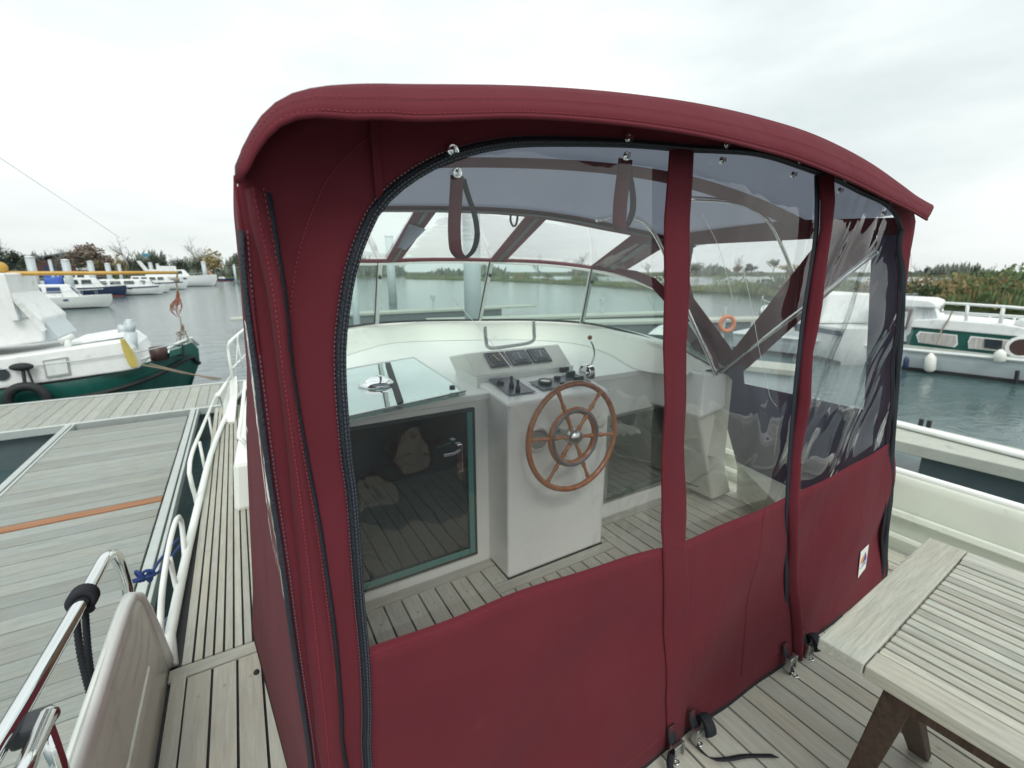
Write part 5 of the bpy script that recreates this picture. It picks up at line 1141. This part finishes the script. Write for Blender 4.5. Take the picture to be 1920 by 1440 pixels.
# turn buttons
def button(px, py, nm, y, s_=1.0):
    q = rp(px, py, y); q.y += wav(q.x, q.z)
    b_ = obj(nm, MB().lathe([(.0105*s_, 0), (.0105*s_, .0022), (.0085*s_, .0038), (.0065*s_, .0026), (.0055*s_, .0026), (.0035*s_, .005), (0, .006)], q, (0, -1, 0), 22), 'chrome', cv, smooth=True)
    obj('button_latch', MB().box(q.x-.0015, q.x+.0015, q.y-.012, q.y-.005, q.z-.005, q.z+.005), 'steel', b_)
for px, py in ((847, 283), (1178, 261), (1363, 270), (1500, 300), (1587, 335), (1668, 384)): button(px, py, 'turn_button', RY-.005)
for px, py in ((855, 325), (1173, 293), (1352, 301), (1485, 328), (1574, 357), (1655, 400)): button(px, py, 'window_stud', RY+.004, .8)
crs = mat('white_crease', (.62, .66, .66), .4)
for pts_ in ([(1392, 478), (1408, 560), (1424, 650), (1440, 715), (1446, 745), (1458, 762)], [(742, 330), (812, 300)], [(850, 560), (905, 620), (960, 690)], [(1320, 400), (1352, 470), (1376, 560)]):
    c_ = crv([rp(x, y, RY+.008) for x, y in pts_], 20); c_ = [V((q.x, RY+.010+wav(q.x, q.z, .6), q.z)) for q in c_]
    obj('vinyl_crease', MB().tube(c_, .0006, 4), crs, cv)
# label tag
tgq = [at(x, y, y=RY-.018) for x, y in [(1607, 1032), (1627, 1020), (1626, 1066), (1607, 1083)]]
for q in tgq: q.y = clothy(q.x, q.z)-.006
tg = obj('maker_label', MB().plate(tgq, (0, -.001, 0)), 'tagwhite', cv)
def tp(u, v, h=.002): return tgq[0].lerp(tgq[1], u).lerp(tgq[3].lerp(tgq[2], u), v)+V((0, -h, 0))
obj('label_sun', MB().plate([tp(.5+.38*math.cos(R(a)), .50-.22*math.sin(R(a))) for a in range(0, 181, 15)], (0, -.0006, 0)), 'tagorange', tg)
obj('label_sail', MB().plate([tp(.62, .17, .003), tp(.80, .52, .003), tp(.34, .56, .003)], (0, -.0006, 0)), 'tagblue', tg)
mbx = MB()
for (u0, u1, v) in ((.12, .46, .68), (.38, .86, .645), (.36, .84, .675)): mbx.plate([tp(u0, v), tp(u1, v), tp(u1, v+.018), tp(u0, v+.018)], (0, -.0005, 0))
obj('label_lettering', mbx, 'tagblue', tg)

# ---- left side wall (outer maroon) from the corner zipper forward
lw = [V((.03, RY, 1.55)), V((.02, RY, 1.0)), V((.005, RY, .5)), V((0, RY, .01))]
def lwx(y, z):
    f = min(1, (y-RY)/1.22); xe = lerp_tab([(0, -.12), (.23, -.09), (.47, -.07), (.7, -.05), (.92, -.03), (1.13, 0), (1.32, .01), (1.64, .03)], z); return .017+(xe-.017)*f-.004*math.sin(math.pi*f)*math.sin(z*5)
rows_ = []
for i in range(26):
    y = RY+(1.95-RY)*i/25; rows_.append([V((lwx(y, z), y, z)) for z in [.008+(1.62-.008)*j/24 for j in range(25)]])
def MBL(rows_):
    mb = MB().grid(rows_); keep = []
    for f in mb.f:
        c = sum((V(mb.v[i]) for i in f), V())/4
        if not (RY+.03 < c.y < RY+.31 and .98 < c.z < 1.34): keep.append(f)
    mb.f = keep; return mb
obj('left_side_panel', MBL(rows_), 'maroon', cv, smooth=True, solid=.003)
obj('left_side_window', MB().plate([V((lwx(y, z)-.006, y, z)) for y, z in ((.74, .9), (1.1, .9), (1.1, 1.4), (.74, 1.4))], (-.001, 0, 0)), 'vinyl_far', cv)
zl = crv([rp(*q, y=RY-.004) for q in [(449, 432), (460, 560), (474, 670), (488, 780), (504, 900), (524, 1030), (543, 1170), (562, 1300), (582, 1440)]]+[V((.002, RY-.004, .01))], 44)
zl = [V((q.x, RY+wav(q.x, q.z)-.004, q.z)) for q in zl]
obj('side_zipper', MB().grid([[q+V((-.0015, .001, 0)) for q in zl], [q+V((.001, -.003, 0)) for q in zl], [q+V((.0045, -.003, 0)) for q in zl]]), 'zip', cv, smooth=True, solid=.003)
stitches([q+V((.009, -.002, 0)) for q in zl][::2], m_='dial')

# ---- roof
rear_px = [(447, 332), (452, 305), (470, 268), (500, 225), (545, 193), (600, 176), (650, 169), (700, 167), (800, 166), (900, 166.5), (1000, 169), (1100, 174), (1200, 183), (1300, 196), (1400, 216), (1500, 244), (1570, 274), (1630, 308), (1680, 345), (1712, 370), (1742, 386)]
lip_px = [(443, 343), (452, 338), (466, 305), (486, 270), (515, 238), (550, 220), (600, 215), (660, 220), (720, 219), (780, 223), (860, 221), (960, 218), (1060, 222), (1180, 233), (1300, 251), (1400, 273), (1500, 301), (1590, 337), (1660, 371), (1705, 393), (1738, 412)]
nR = 90
C0 = crv([at(x, y, y=RY) for x, y in rear_px], nR); C1 = crv([at(x, y, y=RY-.11) for x, y in lip_px], nR)
C05 = []
for i, (a, b_) in enumerate(zip(C0, C1)):
    m_ = a.lerp(b_, .5); C05.append(m_+V((0, -.012, .012)))
lp = obj('roof_lip', MB().grid([C0, [a.lerp(b_, .25)+V((0, -.010, .010)) for a, b_ in zip(C0, C1)], C05, [a.lerp(b_, .8)+V((0, -.006, .006)) for a, b_ in zip(C0, C1)], C1]), 'maroon', cv, smooth=True, solid=.003)
stitches([a.lerp(b_, .93)+V((0, -.0055, .002)) for a, b_ in zip(C0, C1)][::2], par=lp); stitches([a.lerp(b_, .70)+V((0, -.012, .010)) for a, b_ in zip(C0, C1)][::2], par=lp)
obj('lip_binding', MB().tube(C1, .0035, 6), 'maroon', lp, smooth=True)
FY = 1.95
front_px = [(456, 470), (470, 440), (520, 408), (600, 393), (700, 388), (850, 390), (960, 396), (1050, 408), (1130, 424), (1200, 438), (1262, 455), (1275, 462)]
CF = crv([at(x, y, y=FY) for x, y in front_px], nR)
rows_ = []
for s_ in range(9):
    f = s_/8; rows_.append([a.lerp(b_, f)+V((0, 0, .015*math.sin(math.pi*f)*math.sin(math.pi*i/(nR-1)))) for i, (a, b_) in enumerate(zip(C0, CF))])
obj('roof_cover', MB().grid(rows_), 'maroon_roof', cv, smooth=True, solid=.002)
def rdn(p, d): return V((p.x+(1.1-p.x)*.012*min(1, d/.02), p.y, p.z-d))
ins_ = [[rdn(p, .014)+V((0, .006 if k == 0 else 0, 0)) for p in r_] for k, r_ in enumerate(rows_)]
obj('roof_lining', MB().grid(ins_), 'lining', cv, smooth=True)
# bow pockets and front hem band under the roof
for f0, f1, nm, m_ in ((.88, 1.0, 'front_hem', 'maroon_in'), (.30, .38, 'bow_pocket', 'maroon_in')):
    g0 = [a.lerp(b_, f0) for a, b_ in zip(C0, CF)]; g1 = [a.lerp(b_, f1) for a, b_ in zip(C0, CF)]
    obj(nm, MB().grid([[rdn(p, .018) for p in g0], [rdn(p, .03) for p in [a.lerp(b_, .5) for a, b_ in zip(g0, g1)]], [rdn(p, .020) for p in g1]]), m_, cv, smooth=True)
g0 = [rdn(a.lerp(b_, .90), .032) for a, b_ in zip(C0, CF)]; g1 = [rdn(a.lerp(b_, .925), .032) for a, b_ in zip(C0, CF)]
obj('front_hem_zipper', MB().grid([g0, g1]), 'zip', cv)
# roof side valances (right and left)
# ---- right side wall: flares outwards towards the deck
PR = (V((2.10, 1.2, 1.66)), V((1, 0, .36)).normalized())
def wr(px, py, d=0):
    q = at(px, py, plane=(PR[0]-PR[1]*d, PR[1])); return q
nv = PR[1]
def wplate(px_, nm, m_in='slate', d=0, par=None, label=None):
    pts = [wr(x, y, d) for x, y in px_]
    o = obj(nm, MB().plate(pts, nv*.0015), m_in, par or cv)
    obj(nm+'_outer', MB().plate([p+nv*.004 for p in pts], nv*.0015), 'maroon', o)
    return o
wplate([(1262, 440), (1302, 446), (1290, 520), (1300, 560), (1388, 678), (1345, 712), (1290, 640), (1262, 600)], 'right_side_strip', 'maroon_in', .004)
wplate([(1555, 425), (1640, 418), (1644, 470), (1402, 690), (1362, 672)], 'right_side_band', 'maroon_in', .006)
wplate([(1240, 420), (1700, 408), (1690, 440), (1240, 462)], 'right_roof_edge', 'maroon_in', .010)
wplate([(1345, 700), (1362, 672), (1402, 690), (1393, 697), (1395, 720), (1620, 770), (1634, 470), (1650, 430), (1694, 415), (1684, 600), (1664, 905), (1500, 925), (1382, 872), (1360, 790)], 'right_side_panel', 'slate', 0)
obj('right_side_window', MB().plate([wr(x, y, -.004) for x, y in [(1385, 690), (1390, 728), (1628, 780), (1640, 470)]], nv*.001), 'vinyl_far', cv)
obj('right_front_window', MB().plate([wr(x, y, -.006) for x, y in [(1290, 450), (1570, 440), (1375, 680)]], nv*.001), 'vinyl_far', cv)
obj('side_seam', MB().tube([wr(1393, 780, .004), wr(1391, 880, .004)], .002, 5), 'thread', cv)
# coaming inner wall (beige) below the side canvas
obj('side_coaming', MB().plate([wr(1382, 868, .008), wr(1490, 920, .008), wr(1662, 900, .008), V((2.40, .76, .02)), V((2.78, 1.66, .02))], nv*.02), 'hullc', yacht)
# black side edge: bunched zipper down the right
edge = crv([rp(*q, y=RY-.006) for q in [(1686, 430), (1682, 470), (1690, 520), (1686, 640), (1680, 700), (1676, 760), (1670, 850), (1668, 930), (1660, 1000), (1657, 1090)]], 60)
obj('right_edge_zipper', MB().grid([[q+V((-.012+.006*math.sin(i*.7), .002, 0)) for i, q in enumerate(edge)], [q+V((0, -.012, 0)) for q in edge], [q+V((.022, .0, 0)) for q in edge]]), 'zip', cv, smooth=True, solid=.004)
# ---- front clear panels and their maroon strips
ws_top = [V((q.x, q.y, q.z+.012)) for q in crv(wtop[:9], 40)]
fr_top = [V((q.x, q.y, q.z-.005)) for q in crv([at(x, y, y=FY) for x, y in front_px[:-1]], 40)]
obj('front_window', MB().grid([fr_top, ws_top]), 'vinyl_far', cv, smooth=True)
obj('front_binding', MB().tube([p+V((0, -.01, .012)) for p in crv(wtop, 55)], .014, 7), 'maroon_in', cv, smooth=True)
def fstrip(tl_, tr2, br_, bl_, yb, nm='front_strip', pale=False):
    a, b_, c, d = at(*tl_, y=FY-.01), at(*tr2, y=FY-.01), at(*br_, y=yb), at(*bl_, y=yb)
    o = obj(nm, MB().plate([a, b_, c, d], (0, .004, .004)), 'maroon_in', cv)
    e0, e1 = a.lerp(b_, .42), a.lerp(b_, .62); f0, f1 = d.lerp(c, .42), d.lerp(c, .62)
    obj('strip_zipper', MB().plate([e0, e1, f1, f0], (0, -.004, -.004)), 'zip', o)
    return o
s_ = fstrip((780, 392), (822, 392), (752, 488), (722, 492), 3.28)
obj('pale_patch', MB().plate([at(762, 418, y=2.2), at(798, 430, y=2.2), at(760, 468, y=2.75), at(738, 460, y=2.75)], (0, -.002, -.002)), 'lining', s_)
fstrip((990, 402), (1028, 408), (948, 490), (918, 489), 3.1); fstrip((1190, 438), (1258, 456), (1172, 508), (1108, 500), 2.6)
obj('front_corner_binding', MB().grid([[at(x, y, y=c)+V((0, -.02, 0)) for x, y, c in [(1150, 503, 2.40), (1190, 508, 2.22), (1225, 522, 2.05), (1262, 560, 1.90), (1290, 600, 1.76)]], [at(x, y, y=c)+V((0, -.02, 0)) for x, y, c in [(1150, 512, 2.40), (1185, 524, 2.22), (1218, 540, 2.05), (1250, 575, 1.90), (1275, 610, 1.76)]]]), 'maroon_in', cv, solid=.004)
# stainless bows and strut
fr1 = thing('canopy_frame', 'stainless steel tube bows and strut holding up the canvas from inside', 'frame', (2.2, 1.5, .95))
obj('front_bow', MB().tube(crv([at(x, y, y=c) for x, y, c in [(1120, 412, 1.55), (1175, 404, 1.6), (1212, 420, 1.62), (1240, 462, 1.63), (1262, 520, 1.62), (1290, 585, 1.6), (1322, 655, 1.56), (1343, 703, 1.53)]], 40), .010, 9), 'chrome', fr1, smooth=True)
obj('rear_bow', MB().tube(crv([at(x, y, y=c) for x, y, c in [(1290, 372, 1.15), (1370, 378, 1.18), (1420, 396, 1.2), (1448, 425, 1.2), (1470, 470, 1.18), (1490, 520, 1.16), (1512, 575, 1.12)]], 34), .0085, 9), 'chrome', fr1, smooth=True)
obj('strut', MB().tube([wr(1338, 708, .045), wr(1645, 470, .035)], .011, 10), 'chrome', fr1, smooth=True)
q = wr(1332, 710, .05); obj('deck_bracket', MB().box(q.x-.03, q.x+.02, q.y-.02, q.y+.02, q.z-.02, q.z+.018), 'steel', fr1, bevel=.004)
# hanging loop straps behind the pane
def loop(px, y0, y1, wpx, yy, lb, m1='maroon_in'):
    a = at(px, y0, y=yy); b_ = at(px, y1, y=yy); w_ = (at(px+wpx, y0, y=yy)-at(px, y0, y=yy)).x; h = a.z-b_.z
    o_ = V((w_, 0, 0)); fr = [(0, 0, 0), (-.004, 0, -.3*h), (-.008, 0, -.6*h), (-.006, .002, -.88*h), (.006, .012, -.97*h), (.022, .03, -1.0*h)]
    bk2 = [(.022, .03, -1.0*h), (.036, .02, -.9*h), (.042, .012, -.7*h), (.036, .008, -.45*h), (.022, .006, -.2*h), (.012, .004, 0)]
    A_ = crv([a+V(p) for p in fr], 20); 
    o = obj('hanging_strap', MB().grid([A_, [p+o_ for p in A_]]), m1, cv, smooth=True, solid=.0015); lab(o, lb)
    B_ = crv([a+V(p)+V((.0, .012, 0)) for p in bk2], 20); obj('strap_back', MB().grid([[p+o_*.55 for p in B_], [p+o_ for p in B_]]), 'black', o, smooth=True, solid=.0015)
loop(845, 328, 484, 24, RY+.05, 'left looped window strap in maroon webbing'); loop(1160, 296, 430, 26, RY+.05, 'looped window strap left of the wide strip')
mb = MB().tube(crv([at(x, y, y=1.9) for x, y in [(962, 386), (957, 410), (962, 424), (968, 420), (970, 400), (962, 386)]], 18), .005, 6); lab(obj('hanging_strap', mb, 'black', cv, smooth=True), 'small black loop hanging from the front roof edge')
mb = MB().tube(crv([at(x, y, y=1.2) for x, y in [(1530, 440), (1536, 452), (1546, 452), (1554, 440)]], 12), .003, 6); lab(obj('hanging_strap', mb, 'black', cv, smooth=True), 'small black loop near the right roof edge')

# ---- tie-down straps with cam buckles
def tie(px, py, lb, roll=True, loose=None, s_=1.0, tilt=0):
    q = at(px, py, z=.0); q.y = min(q.y, RY-.02)
    base = V((q.x, RY-.022, .125*s_))
    r_ = obj('tie_strap', MB().grid([crv([base+V((dx, 0, 0)), base+V((dx, -.004, -.03)), base+V((dx+tilt*.4, -.018, -.07)), V((q.x+dx+tilt, q.y-.02, .012))], 10) for dx in (-.015, .015)]), 'black', cv, smooth=True, solid=.003)
    lab(r_, lb)
    for k_ in range(3): obj('strap_stitch', MB().box(base.x-.009, base.x+.009, base.y-.0045, base.y-.003, base.z-.012*k_-.002, base.z-.012*k_), 'thread', r_)
    c = base+V((tilt*.35, -.022, -.065))
    obj('buckle', MB().box(c.x-.019, c.x+.019, c.y-.010, c.y+.004, c.z-.018, c.z+.012).box(c.x-.024, c.x-.0195, c.y-.018, c.y+.004, c.z-.028, c.z+.026).box(c.x+.0195, c.x+.024, c.y-.018, c.y+.004, c.z-.028, c.z+.026), 'steel', r_, bevel=.002)
    if roll: obj('rolled_webbing', MB().lathe([(.006, -.015), (.032, -.015), (.034, 0), (.032, .015), (.006, .015)], c+V((.036, -.006, .010)), (1, -.3, .1), 18), 'black', r_)
    hk = V((q.x+tilt, q.y-.022, .012))
    obj('snap_hook', MB().torus(hk+V((0, -.012, .0)), (0, .3, 1), .008, .003, 14, 6).tube([hk, hk+V((0, .014, .004))], .004, 6), 'chrome', r_, smooth=True)
    if loose:
        pts = crv([V(p) for p in loose], 24); obj('loose_tail', MB().grid([pts, [p+V((.006, -.020, .004)) for p in pts]]), 'black', r_, smooth=True, solid=.002)
A_ = at(1236, 1395, z=.02)
tie(1236, 1400, 'tie strap with a looped tail left of the wide strip foot', roll=False, loose=[(A_.x-.005, RY-.03, .03), (A_.x-.035, RY-.05, .075), (A_.x-.05, RY-.06, .05), (A_.x-.05, RY-.08, .01)])
B_ = at(1290, 1390, z=.02)
tie(1288, 1385, 'tie strap with rolled webbing and a long tail right of the wide strip foot', loose=[(B_.x, RY-.03, .03), (B_.x+.01, RY-.09, .02), (B_.x+.05, RY-.12, .02), (B_.x+.12, RY-.145, .014), (B_.x+.2, RY-.19, .012)], tilt=.012)
tie(1472, 1262, 'tie strap with bright buckle left of the folded flap foot', roll=False, tilt=.008); tie(1500, 1232, 'bulky tie strap with rolled webbing right of the folded flap foot', tilt=.014)
tie(1664, 1075, 'tie strap at the right rear corner behind the table', s_=.8)
o = obj('deck_stud', MB().lathe([(.010, 0), (.010, .006), (.007, .012), (0, .014)], at(481, 1262, z=.01), (0, 0, 1), 14), 'rubber', smooth=True); tag(o, 'small dark deck stud at the foot of the left canvas side', 'stud')
o = obj('cable', MB().tube(crv([at(x, y, y=1.75) for x, y in [(1275, 900), (1300, 910), (1340, 918), (1372, 918)]]+[V((2.72, 1.72, .05))], 24), .004, 6), 'black', smooth=True); tag(o, 'thin black cable drooping along the cockpit right wall', 'cable')

# ================================================================== TABLE
TZ = .72
t0 = at(1535, 1195, z=TZ); t1 = at(1742, 1007, z=TZ); t2 = at(1605, 1240, z=TZ)
e1 = (t1-t0); wid_t = e1.length; e1.normalize(); e2 = V((e1.y, -e1.x, 0));  e2 = e2 if e2.y < 0 else -e2      # e2 runs aft, towards the camera side
ang = math.atan2(e1.y, e1.x)
table = thing('slatted_table', 'weathered silver grey slatted teak folding table on the aft deck', 'table', (t0.x, t0.y, 0), ang)
LT = 1.05; bw = abs((t2-t0).dot(e2)) + .012
# local: x along e1 (0..wid_t), y negative = along e2
obj('end_board', MB().box(0, wid_t, -bw, 0, TZ-.03, TZ), 'tablewoodx', table, local=True, bevel=.003)
obj('end_board', MB().box(0, wid_t, -LT, -LT+bw, TZ-.03, TZ), 'tablewoodx', table, local=True, bevel=.003)
sw_ = .062
for x in (0, wid_t-sw_): obj('side_board', MB().box(x, x+sw_, -LT+bw+.002, -bw-.002, TZ-.031, TZ-.001), 'tablewood', table, local=True, bevel=.003)
nsl = 19; ps = (wid_t-2*sw_)/nsl
mes = mesh('slat', MB().box(-ps/2+.0032, ps/2-.0032, -(LT-2*bw)/2+.004, (LT-2*bw)/2-.004, -.011, .0), 'tablewood')
for i in range(nsl):
    o = piece('slat', mes, table, (sw_+ps*(i+.5), -LT/2, TZ-.002+random.uniform(-.0012, .0008)), random.uniform(-.0015, .0015))
    b_ = o.modifiers.new('bevel', 'BEVEL'); b_.width = .0022; b_.segments = 2
for y in (-.30, -.75): obj('cross_rail', MB().box(.05, wid_t-.05, y-.025, y+.025, TZ-.045, TZ-.0145), 'legwood', table, local=True)
for x in (.055, wid_t-.055):
    obj('apron_rail', MB().box(x-.012, x+.012, -LT+.12, -.12, TZ-.085, TZ-.0315), 'legwood', table, local=True, bevel=.003)
A_ = (at(1694, 1296, z=.66), at(1724, 1408, z=.03)); B_ = (at(1690, 1300, z=.66), at(1607, 1455, z=.12))
def lc(q): d_ = q-V((t0.x, t0.y, 0)); return V((d_.dot(e1), d_.dot(V((-e1.y, e1.x, 0))), q.z))
for a, b_ in (A_, B_):
    a, b_ = lc(a), lc(b_); b_ = a+(b_-a)*((a.z-.012)/(a.z-b_.z))
    obj('leg', MB().bar(a, b_, .030, .05, (0, 1, 0)), 'legwood', table, local=True, bevel=.003)
for x in (wid_t-.08, wid_t-.12):
    obj('leg', MB().bar((x, -.25 if x > wid_t-.1 else -.75, TZ-.05), (x, -.75 if x > wid_t-.1 else -.25, .012), .028, .05, (0, 1, 0)), 'legwood', table, local=True, bevel=.003)
obj('stretcher', MB().bar((.10, -.55, TZ-.12), (wid_t-.10, -.55, TZ-.12), .03, .05), 'legwood', table, local=True)
